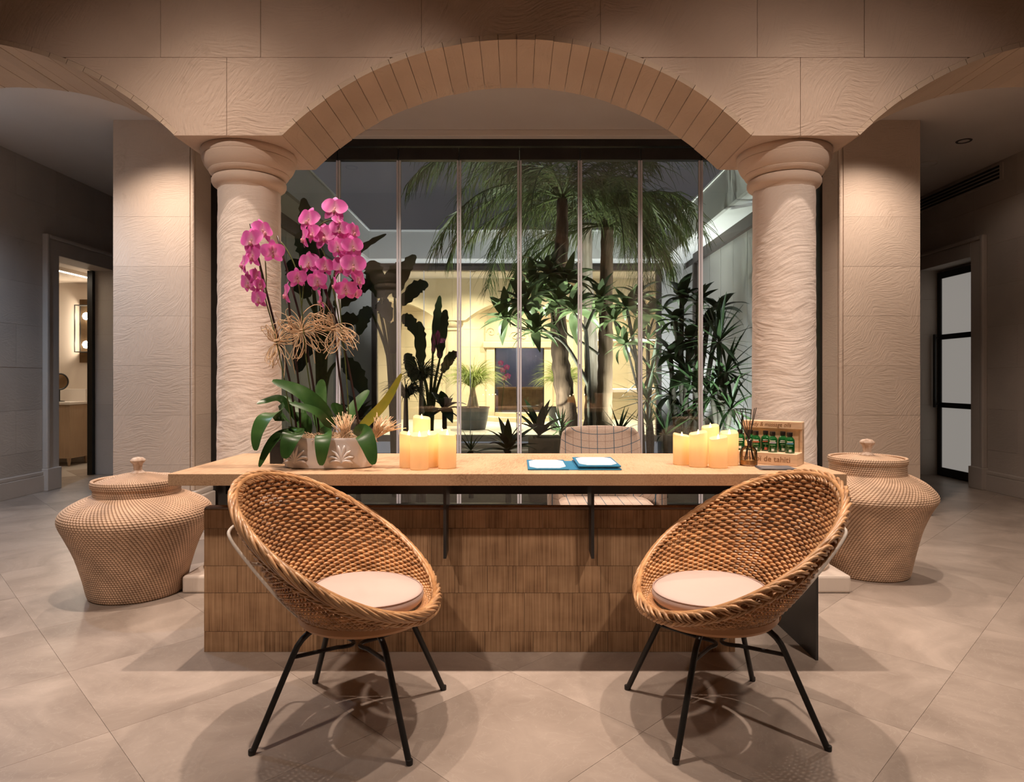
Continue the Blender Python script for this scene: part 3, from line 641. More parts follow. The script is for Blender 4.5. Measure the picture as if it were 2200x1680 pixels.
# ================================================================== WICKER CHAIRS
def bez(a, b_, c, t): return a*(1-t)**2+b_*2*t*(1-t)+c*t*t
TILT = R(33.5); RC = Vector((-.055, 0, .60)); RR = .372
def shell(u, v):
    cu, su = math.cos(u), math.sin(u)
    B = Vector((.03+.195*cu, .195*su, .378))
    T = RC+Vector((RR*cu*math.cos(TILT), RR*su, -RR*cu*math.sin(TILT)))
    lo = Vector((cu, su, 0)); back = (1-cu)/2
    C = B+lo*(.032+.10*back)+Vector((0, 0, .01+.12*back*back-.018*(1-back)))
    return bez(B, C, T, v)
def shell_n(u, v):
    e = 1e-3; du = shell(u+e, v)-shell(u-e, v); dv = shell(u, min(1, v+e))-shell(u, max(0, v-e))
    return du.cross(dv).normalized()
def chair_meshes():
    out = {}
    NP = 42; SPP = 7; n = NP*SPP
    us = [2*PI*i/n for i in range(n)]
    Ls = []
    for u in us:
        L = 0; p = shell(u, 0)
        for k in range(1, 13):
            q = shell(u, k/12); L += (q-p).length; p = q
        Ls.append(L)
    Lb = max(Ls); rows = int(Lb/.0107); rnd = random.Random(3)
    mb = MB()
    for k in range(rows+1):
        s = (k+.4)/rows; seg = []
        def flush(seg):
            if len(seg) > 5: mb.tube(seg, .0054, 5)
        full = True; pts = []
        for i, u in enumerate(us):
            v = s*(Lb/Ls[i])**.72
            if v > 1.0: pts.append(None); full = False; continue
            ph = 2*PI*i/SPP+(PI if k % 2 else 0); v = max(.0, v)
            pts.append(shell(u, v)+shell_n(u, v)*(.0064*math.sin(ph)))
        if full: mb.tube(pts, .0054, 5, True)
        else:
            st = next(i for i in range(n) if pts[i] is None); seg = []
            for j in range(n):
                p = pts[(st+j) % n]
                if p is None: flush(seg); seg = []
                else: seg.append(p)
            flush(seg)
    out['weave'] = mb.mesh('woven_shell', 'all', fixn=False)
    mb = MB()                                   # upright stakes inside the weave
    for i in range(NP*2):
        u = 2*PI*i/(NP*2)+.5*2*PI/(NP*2)*0
        mb.tube([shell(u, v/8) for v in range(9)], .0028, 4)
    out['stakes'] = mb.mesh('stake', 'all', fixn=False)
    # braided rim
    mb = MB(); G = 30
    def rimp(u, rad, ph):
        cu, su = math.cos(u), math.sin(u)
        c = RC+Vector((RR*cu*math.cos(TILT), RR*su, -RR*cu*math.sin(TILT)))
        o = Vector((cu*math.cos(TILT), su, -cu*math.sin(TILT))); nn = Vector((math.sin(TILT), 0, math.cos(TILT)))
        return c+o*(rad*math.cos(ph))+nn*(rad*math.sin(ph)*.85)
    def edge(u, dist, off):
        T = shell(u, 1.0); dn = (shell(u, .86)-T).normalized(); nn = shell_n(u, .93)
        kk = max(.4, min(1, (T-shell(u, 0)).length*.75/.066)); return T+dn*dist*kk+nn*off
    for g in range(G):
        for q in range(4):
            u0 = 2*PI*(g+q*.21)/G+rnd.uniform(-.006, .006); span = .46
            pts = []; lift = .002*(q % 2)+rnd.uniform(0, .002)
            for i in range(15):
                f = i/14
                dist = .024-.034*math.sin(min(1, f/.55)*PI/2) if f < .55 else -.010+.066*((f-.55)/.45)**1.1
                off = -.010+.012*min(1, f/.5) if f < .5 else .002+.013*math.sin(min(1, (f-.5)/.3)*PI/2)
                pts.append(edge(u0+span*f, dist, off+lift*math.sin(PI*f)*2))
            mb.tube(pts, [.0034+.0021*math.sin(PI*min(1, .1+f_/14*.9)) for f_ in range(15)], 6)
    out['rim'] = mb.mesh('braided_rim', 'all', fixn=False)
    mb = MB(); nr = 300                          # core under the braid + twisted rope below
    mb.tube([edge(2*PI*i/60, .004, 0) for i in range(60)], .010, 8, True)
    out['core'] = mb.mesh('rim_core', 'all', fixn=False)
    mb = MB()
    for q in range(4):
        pts = []
        for i in range(nr):
            u = 2*PI*i/nr; c = edge(u, .064, .013); ph = u*26+q*PI/2
            o = Vector((math.cos(u)*math.cos(TILT), math.sin(u), -math.cos(u)*math.sin(TILT))); nn = Vector((math.sin(TILT), 0, math.cos(TILT)))
            pts.append(c+(o*math.cos(ph)+nn*math.sin(ph))*.0056)
        mb.tube(pts, .0046, 6, True)
    out['rope'] = mb.mesh('twisted_rope', 'all', fixn=False)
    # hoop, cushion, frame
    mb = MB(); mb.lathe([(.186, .345), (.204, .347), (.214, .358), (.214, .376), (.206, .386), (.186, .386), (.186, .345)], 64, (.03, 0, 0), cap=False)
    out['hoop'] = mb.mesh('seat_hoop', True)
    mb = MB()
    for a in (PI-.5,):
        for k in range(7):
            c = Vector((.03+.2*math.cos(a+k*.022), .2*math.sin(a+k*.022), .366)); o = Vector((math.cos(a), math.sin(a), 0))
            mb.tube([c+(o*math.cos(j*PI/8)*.018+Vector((0, 0, math.sin(j*PI/8)*.024))) for j in range(16)], .0024, 5, True)
    out['binding'] = mb.mesh('cane_binding', 'all', fixn=False)
    mb = MB(); pr = [(.001, .394), (.15, .394), (.175, .398), (.184, .408), (.187, .42), (.184, .432), (.17, .440), (.11, .445), (.001, .446)]
    out['cushion'] = mb.lathe(pr, 56, (.035, 0, 0), cap=False, fn=lambda q, a: Vector((q.x*1.0, q.y, q.z-.045*q.x+.003*math.sin(3*a)*(abs(q.x)+abs(q.y))))).mesh('cushion', 'all')
    mb = MB()
    for z in (.4345,): mb.tube([Vector((.035+.1825*math.cos(a*PI/40), .1825*math.sin(a*PI/40), z-.045*.1825*math.cos(a*PI/40)+.001)) for a in range(80)], .0022, 5, True)
    out['seam'] = mb.mesh('seam', 'all', fixn=False)
    legs = []
    for sx in (-1, 1):
        for sy in (-1, 1):
            f = Vector((sx*.243, sy*.232, 0)); k = Vector((sx*.135, sy*.135, .315)); e = Vector((sx*.06, sy*.06, .343))
            d = (k-f)
            pts = [f, f+d*.5, f+d*.86]+[bez(f+d*.86, f+d*1.06+Vector((0, 0, .01)), e, q/6) for q in range(1, 7)]+[Vector((0, 0, .343))]
            legs.append((MB().tube(pts, .0098, 10).mesh('leg', True), MB().lathe([(.0098, 0), (.0104, .003), (.0104, .014), (.0099, .015)], 12, f).mesh('foot_cap', True)))
    out['legs'] = legs
    st = []
    for sx in (-1, 1):
        zz = .262
        def lg(sy):
            f = Vector((sx*.243, sy*.232, 0)); k = Vector((sx*.135, sy*.135, .315)); return f+(k-f)*(zz/.315)
        A, B = lg(-1), lg(1); Cn = Vector((sx*.012, 0, .250))
        a_, b2 = A.lerp(Cn, .72), B.lerp(Cn, .72); cc = Cn*2-(a_+b2)*.5
        pts = [A, A.lerp(Cn, .4)]+[bez(a_, cc, b2, q/12) for q in range(13)]+[B.lerp(Cn, .4), B]
        st.append(MB().tube(pts, .0068, 8).mesh('stretcher', True))
    out['stretch'] = st
    ctl = [Vector(p) for p in ((-.155, -.105, .372), (-.22, -.12, .44), (-.30, -.125, .53), (-.372, -.12, .615), (-.392, -.09, .642), (-.397, 0, .648))]
    ctl = ctl+[Vector((p.x, -p.y, p.z)) for p in ctl[-2::-1]]
    def smooth_path(c, n=6):
        o = []
        for i in range(len(c)-1):
            p0, p1, p2, p3 = c[max(i-1, 0)], c[i], c[i+1], c[min(i+2, len(c)-1)]
            for k in range(n):
                t = k/n; o.append(.5*((2*p1)+(p2-p0)*t+(2*p0-5*p1+4*p2-p3)*t*t+(3*p1-p0-3*p2+p3)*t**3))
        return o+[c[-1]]
    out['loop'] = MB().tube(smooth_path(ctl), .0055, 8).mesh('back_support', 'all')
    ct2 = [Vector(p) for p in ((-.318, -.122, .55), (-.318, -.07, .525), (-.322, 0, .52), (-.318, .07, .525), (-.318, .122, .55))]
    out['loop2'] = MB().tube(smooth_path(ct2), .005, 8).mesh('back_brace', 'all')
    return out
def smooth_path(c, n=6):
    c = [Vector(p) for p in c]; o = []
    for i in range(len(c)-1):
        p0, p1, p2, p3 = c[max(i-1, 0)], c[i], c[i+1], c[min(i+2, len(c)-1)]
        for k in range(n):
            t = k/n; o.append(.5*((2*p1)+(p2-p0)*t+(2*p0-5*p1+4*p2-p3)*t*t+(3*p1-p0-3*p2+p3)*t**3))
    return o+[c[-1]]
CM = chair_meshes()
def wicker_chair(loc, rz, label):
    t = thing('wicker_chair', label, 'chair', loc, 'wicker chairs before the desk'); t.rotation_euler = (0, 0, rz)
    w_ = link('woven_shell', CM['weave'], 'wicker', t); k = link('stakes', CM['stakes'], 'wicker', w_); k['kind'] = 'stuff'
    r = link('braided_rim', CM['rim'], 'wickerrim', t); link('rim_core', CM['core'], 'wicker', r); link('twisted_rope', CM['rope'], 'wickerrim', r)
    h = link('seat_hoop', CM['hoop'], 'bentwood', t); link('cane_binding', CM['binding'], 'bentwood', h)
    c = link('cushion', CM['cushion'], 'cushion', t); link('seam', CM['seam'], 'piping', c)
    for a, b_ in CM['legs']:
        l = link('leg', a, 'blackmetal', t); link('foot_cap', b_, 'blackmetal', l)
    for a in CM['stretch']: link('stretcher', a, 'blackmetal', t)
    b_ = link('back_support', CM['loop'], 'whitemetal', t); link('back_brace', CM['loop2'], 'whitemetal', b_)
    return t
wicker_chair((-.532, 2.168, 0), R(-6), 'round wicker chair with pink cushion in front of the orchid end of desk')
wicker_chair((.676, 2.18, 0), R(188), 'round wicker chair with pink cushion in front of the oil bottle end of desk')

# ================================================================== LIDDED BASKETS
def coil_mat(name, c_lo, c_hi, gap, nst, slant):
    m, t, b = nt(name); L = t.links
    uv = N(t, 'ShaderNodeUVMap'); sp = N(t, 'ShaderNodeSeparateXYZ'); L.new(uv.outputs[0], sp.inputs[0])
    a = N(t, 'ShaderNodeMath', operation='MULTIPLY'); L.new(sp.outputs[0], a.inputs[0]); a.inputs[1].default_value = nst
    c = N(t, 'ShaderNodeMath', operation='MULTIPLY_ADD'); L.new(sp.outputs[1], c.inputs[0]); c.inputs[1].default_value = slant; L.new(a.outputs[0], c.inputs[2])
    f = N(t, 'ShaderNodeMath', operation='FRACT'); L.new(c.outputs[0], f.inputs[0])
    r = N(t, 'ShaderNodeValToRGB'); e = r.color_ramp.elements; e[0].position = .0; e[0].color = rgba(gap); e[1].position = 1; e[1].color = rgba(gap)  # darker gap: cane core brown with the shade between stitches painted in
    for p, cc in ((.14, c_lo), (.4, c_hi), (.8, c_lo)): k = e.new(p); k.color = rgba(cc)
    L.new(f.outputs[0], r.inputs[0])
    g = N(t, 'ShaderNodeNewGeometry'); n = N(t, 'ShaderNodeTexNoise'); n.inputs['Scale'].default_value = 9; n.inputs['Detail'].default_value = 5; L.new(g.outputs['Position'], n.inputs['Vector'])
    mr = N(t, 'ShaderNodeMapRange'); mr.inputs['From Min'].default_value = .3; mr.inputs['From Max'].default_value = .7; mr.inputs['To Min'].default_value = .78; mr.inputs['To Max'].default_value = 1.15; L.new(n.outputs['Fac'], mr.inputs['Value'])
    sc = N(t, 'ShaderNodeVectorMath', operation='SCALE'); L.new(r.outputs[0], sc.inputs[0]); L.new(mr.outputs[0], sc.inputs['Scale'])
    L.new(sc.outputs[0], b.inputs['Base Color']); b.inputs['Roughness'].default_value = .55; b.inputs['Specular IOR Level'].default_value = .3
    bp = N(t, 'ShaderNodeBump'); bp.inputs['Strength'].default_value = .6; bp.inputs['Distance'].default_value = .003
    L.new(r.outputs[0], bp.inputs['Height']); L.new(bp.outputs[0], b.inputs['Normal'])
    return m
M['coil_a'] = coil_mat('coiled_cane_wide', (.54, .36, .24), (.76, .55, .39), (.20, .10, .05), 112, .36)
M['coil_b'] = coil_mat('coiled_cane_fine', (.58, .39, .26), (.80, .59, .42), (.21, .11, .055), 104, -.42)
def resample(prof, step):
    pts = smooth_path([Vector((r, 0, z)) for r, z in prof], 8); out = [pts[0]]; acc = 0
    L = [0]
    for a, b_ in zip(pts, pts[1:]): L.append(L[-1]+(b_-a).length)
    nrow = max(2, round(L[-1]/step)); q = 4; res = []
    import bisect
    for i in range(nrow*q+1):
        s = L[-1]*i/(nrow*q); j = min(max(bisect.bisect(L, s)-1, 0), len(pts)-2); f = (s-L[j])/max(1e-9, L[j+1]-L[j])
        p = pts[j].lerp(pts[j+1], f); tg = (pts[j+1]-pts[j]).normalized(); nn = Vector((tg.z, 0, -tg.x))
        res.append((p+nn*(.0042*abs(math.sin(PI*i/q))), i/q))
    return res
def coil_part(name, prof, step, mat, parent, c, n=120):
    rs = resample(prof, step); me = bpy.data.meshes.new(name); V = []; F = []; UV = []
    for (p, row) in rs:
        for k in range(n):
            a = 2*PI*k/n; V.append((p.x*math.cos(a)+c[0], p.x*math.sin(a)+c[1], p.z+c[2]))
    for i in range(len(rs)-1):
        for k in range(n):
            F.append((i*n+k, i*n+(k+1) % n, (i+1)*n+(k+1) % n, (i+1)*n+k))
            UV += [(k/n, rs[i][1]), ((k+1)/n, rs[i][1]), ((k+1)/n, rs[i+1][1]), (k/n, rs[i+1][1])]
    o = ORG.get(parent, Vector((0, 0, 0)))
    me.from_pydata([tuple(Vector(v)-o) for v in V], [], F); me.update()
    ul = me.uv_layers.new(name='UVMap'); ul.data.foreach_set('uv', [x for q in UV for x in q])
    me.polygons.foreach_set('use_smooth', [True]*len(me.polygons))
    return link(name, me, mat, parent)
M['knobwood'] = noisy('whitewashed_wood', (.40, .26, .17), (.72, .58, .48), (60, 60, 12), .7)
def basket(x, y, label, prof, lid, mat, knob, zs, step):
    t = thing('lidded_basket', label, 'basket', (x, y, 0), 'tall lidded baskets')
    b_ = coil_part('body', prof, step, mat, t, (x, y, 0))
    part('bottom', MB().lathe([(.001, .004), (prof[0][0], .004)], 40, (x, y, 0), cap=False), mat, t)
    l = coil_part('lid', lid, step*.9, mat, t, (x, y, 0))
    zt = lid[-1][1]
    kp = [(.036, zt-.012), (.036, zt+.004), (.028, zt+.01), (.019, zt+.018), (.020, zt+.035), (.024, zt+.05), (.034, zt+.062), (.036, zt+.068), (.033, zt+.074), (.024, zt+.082), (.001, zt+.087)]
    kp = [(r*knob, zt+(z-zt)*knob) for r, z in kp]
    part('knob', MB().lathe(kp, 32, (x, y, 0), cap=False, fn=lambda q, a: Vector((q.x*(1+.07*math.cos(8*a)), q.y*(1+.07*math.cos(8*a)), q.z))), 'knobwood', l, True)
    return t
pa = [(.212, 0), (.226, .012), (.236, .05), (.252, .12), (.285, .23), (.325, .325), (.352, .385), (.358, .415), (.350, .44), (.325, .465), (.27, .497), (.225, .515), (.206, .522), (.203, .535), (.203, .56)]
la = [(.203, .556), (.208, .562), (.214, .572), (.216, .59), (.213, .599), (.204, .598), (.2, .588), (.15, .604), (.10, .618), (.05, .628), (.012, .63)]
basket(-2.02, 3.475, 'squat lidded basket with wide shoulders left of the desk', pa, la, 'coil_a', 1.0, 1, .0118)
pb = [(.206, 0), (.218, .012), (.226, .05), (.245, .14), (.28, .28), (.322, .385), (.350, .435), (.358, .455), (.348, .485), (.305, .53), (.245, .565), (.208, .58), (.203, .59), (.201, .645)]
lb = [(.201, .641), (.206, .646), (.209, .655), (.209, .668), (.204, .674), (.198, .672), (.195, .662), (.14, .672), (.08, .68), (.012, .684)]
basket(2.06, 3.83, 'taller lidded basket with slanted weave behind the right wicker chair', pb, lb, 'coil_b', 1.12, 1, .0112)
#@@PART3
# ================================================================== ON THE DESK: CANDLES
def wax_mat():
    m = bpy.data.materials.new('ivory_wax'); m.use_nodes = True; t = m.node_tree; b = t.nodes['Principled BSDF']; L = t.links
    b.inputs['Base Color'].default_value = (.86, .72, .50, 1); b.inputs['Roughness'].default_value = .45
    tr = N(t, 'ShaderNodeBsdfTranslucent'); tr.inputs[0].default_value = (.95, .76, .50, 1)
    mx = N(t, 'ShaderNodeMixShader'); mx.inputs[0].default_value = .45
    L.new(b.outputs[0], mx.inputs[1]); L.new(tr.outputs[0], mx.inputs[2]); L.new(mx.outputs[0], t.nodes['Material Output'].inputs[0])
    return m
M['wax'] = wax_mat(); M['flame'] = emit('flame_tip', (1, .72, .34), 6)
def candle(px, d, top, label, group, a0=0):
    x = (px-CX)*d/FPX; zt = CAMZ-(top-CY)*(d-.0)/FPX; h = zt-DZ
    t = thing('pillar_candle', label, 'candle', (x, d, DZ), group)
    r = .0375
    def wave(q, a):
        f = max(0, (q.z-(h-.03))/.03); return Vector((q.x, q.y, q.z+f*.007*math.cos(a-a0)+f*.0015*math.sin(3*a)))
    prof = [(.001, .0005), (r-.003, .0005), (r, .003), (r, h*.3), (r, h*.6), (r, h*.85), (r, h-.006), (r-.0015, h-.001), (r-.004, h), (r-.007, h-.003), (r-.011, h-.013), (r-.018, h-.02), (.001, h-.024)]
    link('wax_body', MB().lathe(prof, 36, cap=False, fn=wave).mesh('wax_body', True), 'wax', t)
    link('flame', MB().lathe([(.001, h-.023), (.004, h-.016), (.0055, h-.008), (.0035, h+.002), (.001, h+.012)], 12, cap=False).mesh('flame', True), 'flame', t)
    point('candle_glow', (x, d, DZ+h*.74), .042, (1, .62, .30), .012, t); point('flame_glow', (x, d-.002, zt+.02), .04, (1, .62, .3), .006, t)
gl, gr_ = 'candles beside the orchid planter', 'candles beside the oil display'
candle(878, 2.73, 931, 'ivory pillar candle at the planter side of its cluster', gl, 2.5)
candle(901, 2.667, 933, 'ivory pillar candle standing foremost in the cluster beside the planter', gl, 1.8)
candle(906, 2.815, 896, 'tallest ivory pillar candle at the back of the cluster beside the planter', gl, 2.4)
candle(921, 2.742, 930, 'ivory pillar candle in the middle of the cluster beside the planter', gl, 1.5)
candle(961, 2.706, 930, 'ivory pillar candle with a smudge at the menu side of its cluster', gl, 2.0)
candle(950, 2.81, 926, 'ivory pillar candle half hidden at the back of the cluster beside the planter', gl, 1.0)
candle(1465, 2.822, 934, 'short ivory pillar candle at the menu side of the cluster by the oils', gr_, 2.6)
candle(1500, 2.749, 929, 'ivory pillar candle second from the menu in the cluster by the oils', gr_, .4)
candle(1526, 2.87, 915, 'tallest ivory pillar candle at the back of the cluster by the oils', gr_, .6)
candle(1543, 2.72, 939, 'ivory pillar candle foremost in the cluster by the oils', gr_, .5)
candle(1567, 2.80, 928, 'ivory pillar candle next to the reed diffuser', gr_, 1.2)

# ------------------------------------------------------------------ menu folder
M['blue'] = noisy('blue_leatherette', (.008, .15, .30), (.012, .19, .36), (30, 30, 30), .4); M['paper'] = simple('paper', (.82, .76, .70), .7)
t = thing('menu_folder', 'open blue leather folder holding two white sheets on the desk', 'folder', (.23, 2.78, DZ))
part('cover', MB().cbox(.045, .212, 2.635, 2.93, DZ, DZ+.007, .002), 'blue', t)
part('spine', MB().cbox(.208, .252, 2.64, 2.92, DZ, DZ+.003, .001), 'blue', t)
part('cover', MB().cbox(.248, .425, 2.635, 2.93, DZ, DZ+.006, .002), 'blue', t)
part('pages', MB().cbox(.258, .413, 2.652, 2.915, DZ+.006, DZ+.012, .001), 'blue', t)
part('cover', MB().cbox(.250, .423, 2.637, 2.929, DZ+.012, DZ+.019, .002), 'blue', t)
def sheet(x0, x1, y0, y1, z):
    c = .028; mb = MB(); pts = [(x0+c, y0), (x1-c, y0), (x1, y0+c*1.6), (x1, y1-c*1.6), (x1-c, y1), (x0+c, y1), (x0, y1-c*1.6), (x0, y0+c*1.6)]
    mb.v = [Vector((x, y, z)) for x, y in pts]+[Vector((x, y, z+.0008)) for x, y in pts]; n = 8
    mb.f = [[i for i in range(n)][::-1], [n+i for i in range(n)]]+[[i, (i+1) % n, n+(i+1) % n, n+i] for i in range(n)]; return mb
part('sheet', sheet(.054, .203, 2.65, 2.918, DZ+.0072), 'paper', t); part('sheet', sheet(.260, .414, 2.652, 2.916, DZ+.0192), 'paper', t)

# ------------------------------------------------------------------ oil display, bottles, diffuser, leaflets
e = Vector((.809, -.59, 0)).normalized(); nb = Vector((.59, .809, 0)).normalized(); F0 = Vector((.976, 2.8875, DZ)); LW = .25; DD = .165
DM = Matrix(((e.x, nb.x, 0, F0.x), (e.y, nb.y, 0, F0.y), (0, 0, 1, F0.z), (0, 0, 0, 1)))
disp = thing('oil_display_stand', 'small pine display stand with engraved lettering holding oil bottles', 'display stand', F0)
part('step', MB().cbox(0, LW, 0, .105, 0, .052, .002, DM), 'lightwood', disp)
part('back_board', MB().cbox(0, LW, .105, .125, 0, .165, .002, DM), 'lightwood', disp)
part('header', MB().cbox(-.002, LW+.002, .088, .13, .150, .184, .003, DM), 'lightwood', disp)
for x_ in (0, LW-.012): part('side_board', MB().cbox(x_, x_+.012, .10, DD-.03, 0, .155, .002, DM), 'lightwood', disp)
M['engrave'] = simple('burnt_lettering', (.26, .13, .06), .8)
me = text_mesh('body & massage oils', .026, .0004, .25); o = link('lettering', me, 'engrave', disp); sx = .185/max(.01, max(v.co.x for v in me.vertices))
o.matrix_local = Matrix.Translation(-F0) @ DM @ Matrix.Translation((.022, .0877, .160)) @ Matrix.Rotation(PI/2, 4, 'X') @ Matrix.Diagonal((sx, 1, 1, 1))
me = text_mesh('mono\u00ef de tahiti', .034, .0004); o = link('lettering', me, 'engrave', disp); sx = .205/max(.01, max(v.co.x for v in me.vertices))
o.matrix_local = Matrix.Translation(-F0) @ DM @ Matrix.Translation((.018, -.0003, .015)) @ Matrix.Rotation(PI/2, 4, 'X') @ Matrix.Diagonal((sx, 1, 1, 1))
M['greenglass'] = simple('green_glass', (.006, .12, .022), .06, 0, .8); 
M['greenglass'].node_tree.nodes['Principled BSDF'].inputs['Transmission Weight'].default_value = .35
M['cap'] = simple('black_cap', (.015, .010, .008), .35)
for nm, c in (('pw', (.75, .78, .7)), ('pr', (.75, .16, .10)), ('pb', (.12, .35, .62)), ('pp', (.7, .62, .75)), ('pg', (.35, .55, .3))): M[nm] = simple('print_'+nm, c, .6)
bot = [(1590, .072, 'pw', 'black'), (1612, .075, 'pr', 'w'), (1624, .035, 'pr', 'w'), (1645, .075, 'pr', 'red'), (1660, .035, 'pp', 'dark'), (1682, .078, 'pw', 'flower'), (1697, .035, 'pb', 'shell')]
blab = ['green oil bottle half hidden behind a candle on the display stand', 'green oil bottle behind the diffuser reeds', 'green oil bottle with red band, in front of the reeds bottle', 'green oil bottle with red band and red round fruit mark',
        'green oil bottle with lilac band standing at the front of the stand', 'green oil bottle with white flower mark at the back', 'green oil bottle with blue band at the outer end of the stand']
body_me = MB().lathe([(.001, 0), (.0185, 0), (.0195, .002), (.0195, .052), (.018, .060), (.012, .067), (.0095, .070), (.0095, .074)], 24, cap=False).mesh('bottle_glass', True)
cap_me = MB().lathe([(.0108, .072), (.0112, .073), (.0112, .087), (.0105, .089), (.001, .089)], 20, cap=False).mesh('cap', True)
def strip(z0, z1, a0, a1, r=.0197, n=8):
    mb = MB()
    for i in range(n+1):
        a = -PI/2+a0+(a1-a0)*i/n
        for z in (z0, z1): mb.v.append(Vector((r*math.cos(a), r*math.sin(a), z)))
    for i in range(n): mb.f.append([2*i, 2*i+2, 2*i+3, 2*i+1])
    return mb.mesh('print')
p_title, p_band, p_line, p_mark = strip(.047, .0515, -.6, .6), strip(.040, .0445, -.75, .75), strip(.031, .0335, -.55, .55), strip(.006, .0165, -.28, .28)
for (px, r_, bc, mk), lb_ in zip(bot, blab):
    k = (px-CX)/FPX; s = (k*(F0.y+nb.y*r_)-F0.x-nb.x*r_)/(e.x-e.y*k); p = F0+e*s+nb*r_+Vector((0, 0, .052))
    t = thing('oil_bottle', lb_, 'bottle', p, 'oil bottles on the display stand'); t.rotation_euler = (0, 0, -.35)
    g = link('bottle_glass', body_me, 'greenglass', t); link('cap', cap_me, 'cap', t)
    for q, (mm_, mc) in enumerate(((p_title, 'pw'), (p_band, bc), (p_line, 'pg'), (p_mark, 'pr' if mk == 'red' else 'pw'))):
        link('print', mm_.copy(), mc, g)
M['clear'] = glass_mat('clear_glass', (.97, .97, .95)); M['oil'] = simple('amber_oil', (.75, .42, .14), .1)
M['reed'] = simple('black_reed', (.02, .012, .009), .6)
dx, dy = (1608-CX)*2.79/FPX, 2.79
t = thing('reed_diffuser', 'round glass reed diffuser with black reeds and chrome collar', 'diffuser', (dx, dy, DZ))
part('flask', MB().lathe([(.001, .001), (.034, .001), (.0365, .004), (.0365, .05), (.034, .065), (.027, .077), (.016, .083), (.0135, .086), (.0135, .095)], 36, (dx, dy, DZ), cap=False), 'clear', t, True)
part('scented_oil', MB().lathe([(.001, .005), (.0325, .005), (.0335, .008), (.0335, .024), (.001, .024)], 32, (dx, dy, DZ), cap=False), 'oil', t, True)
part('collar', MB().lathe([(.0140, .085), (.0165, .085), (.0165, .108), (.0150, .110), (.0125, .110)], 28, (dx, dy, DZ), cap=False), 'chrome', t, True)
for (tx, ty) in ((1576, 879), (1581, 877), (1601, 876), (1614, 880), (1621, 877), (1625, 876), (1590, 878)):
    top = P(tx, ty, 2.79+random.uniform(-.02, .02)); nk = Vector((dx, dy, DZ+.10)); bt = nk-(top-nk)*.6; bt.z = DZ+.008
    bt.x = max(dx-.028, min(dx+.028, bt.x)); bt.y = max(dy-.02, min(dy+.02, bt.y))
    part('reed', MB().tube([bt, nk+Vector((random.uniform(-.006, .006), random.uniform(-.006, .006), 0)), top], .0017, 6), 'reed', t)
M['card'] = noisy('slate_card', (.10, .10, .11), (.15, .145, .15), (20, 20, 20), .6)
t = thing('leaflet_pile', 'thin pile of slate-grey leaflets in front of the oil display', 'leaflets', (1.08, 2.67, DZ))
for k in range(3):
    m_ = Matrix.Translation((1.062+k*.003, 2.685, DZ+k*.0022)) @ Matrix.Rotation(R(-8+3*k), 4, 'Z')
    part('leaflet', MB().box(-.068, .068, -.05, .05, .0002, .0020, m_), 'card', t)

# ================================================================== ORCHID PLANTER
OX, OY = -.79, 2.745
def planter_mat():
    m, t, b = nt('glazed_white_ceramic'); L = t.links; b.inputs['Base Color'].default_value = (.70, .64, .61, 1); b.inputs['Roughness'].default_value = .22
    g = N(t, 'ShaderNodeNewGeometry'); wv = N(t, 'ShaderNodeTexWave'); wv.wave_type = 'RINGS'; wv.inputs['Scale'].default_value = 9; wv.inputs['Distortion'].default_value = 9; wv.inputs['Detail'].default_value = 1
    L.new(g.outputs['Position'], wv.inputs['Vector']); bp = N(t, 'ShaderNodeBump'); bp.inputs['Strength'].default_value = .5; bp.inputs['Distance'].default_value = .006
    L.new(wv.outputs['Fac'], bp.inputs['Height']); L.new(bp.outputs[0], b.inputs['Normal']); return m
M['ceramic'] = planter_mat()
pl = thing('orchid_planter', 'long oval white glazed planter with leaf relief', 'planter', (OX, OY, DZ))
ov = lambda q, a: Vector((q.x*(1-.06*math.cos(2*a)**2+.03), q.y*.455, q.z))
part('bowl', MB().lathe([(.001, 0), (.176, 0), (.186, .004), (.193, .03), (.199, .07), (.204, .11), (.206, .122), (.203, .128), (.196, .126), (.192, .11), (.001, .10)], 72, (OX, OY, DZ), cap=False, fn=ov), 'ceramic', pl, True)
for q in (-.115, .075):        # raised leaf sprays on the front
    mb = MB()
    for s in (-1, 1):
        for k in range(4):
            a = R(10+26*k)*s; c = Vector((OX+q, OY-.0845-.001*k, DZ+.024)); ln = .075-.009*k
            mb.tube([c+Vector((math.sin(a*f**.6)*ln*f, -.004*f-.001*math.sin(PI*f), math.cos(a*f**.6)*ln*f)) for f in (0, .25, .5, .75, 1)], [.002, .0045, .006, .006, .002], 6)
    part('relief_spray', mb, 'ceramic', pl, 'all')
M['straw'] = noisy('raffia', (.74, .50, .30), (.90, .69, .46), (30, 30, 30), .6, island=.2, world=False)
mb = MB(); rn = random.Random(11)
for k in range(260):
    a = rn.uniform(0, 2*PI); rr = rn.uniform(.05, .95); c = Vector((OX+.19*rr*math.cos(a), OY+.082*rr*math.sin(a), DZ+.108+rn.uniform(0, .022)))
    d_ = Vector((rn.uniform(-1, 1), rn.uniform(-.6, .6), rn.uniform(-.1, .5))).normalized()*rn.uniform(.02, .05); u = Vector((0, 0, rn.uniform(.004, .018)))
    mb.tube([c-d_, c+u, c+d_-u*.5], .0011, 4)
o = part('straw_bedding', mb, 'straw', pl, 'all'); o['kind'] = 'stuff'
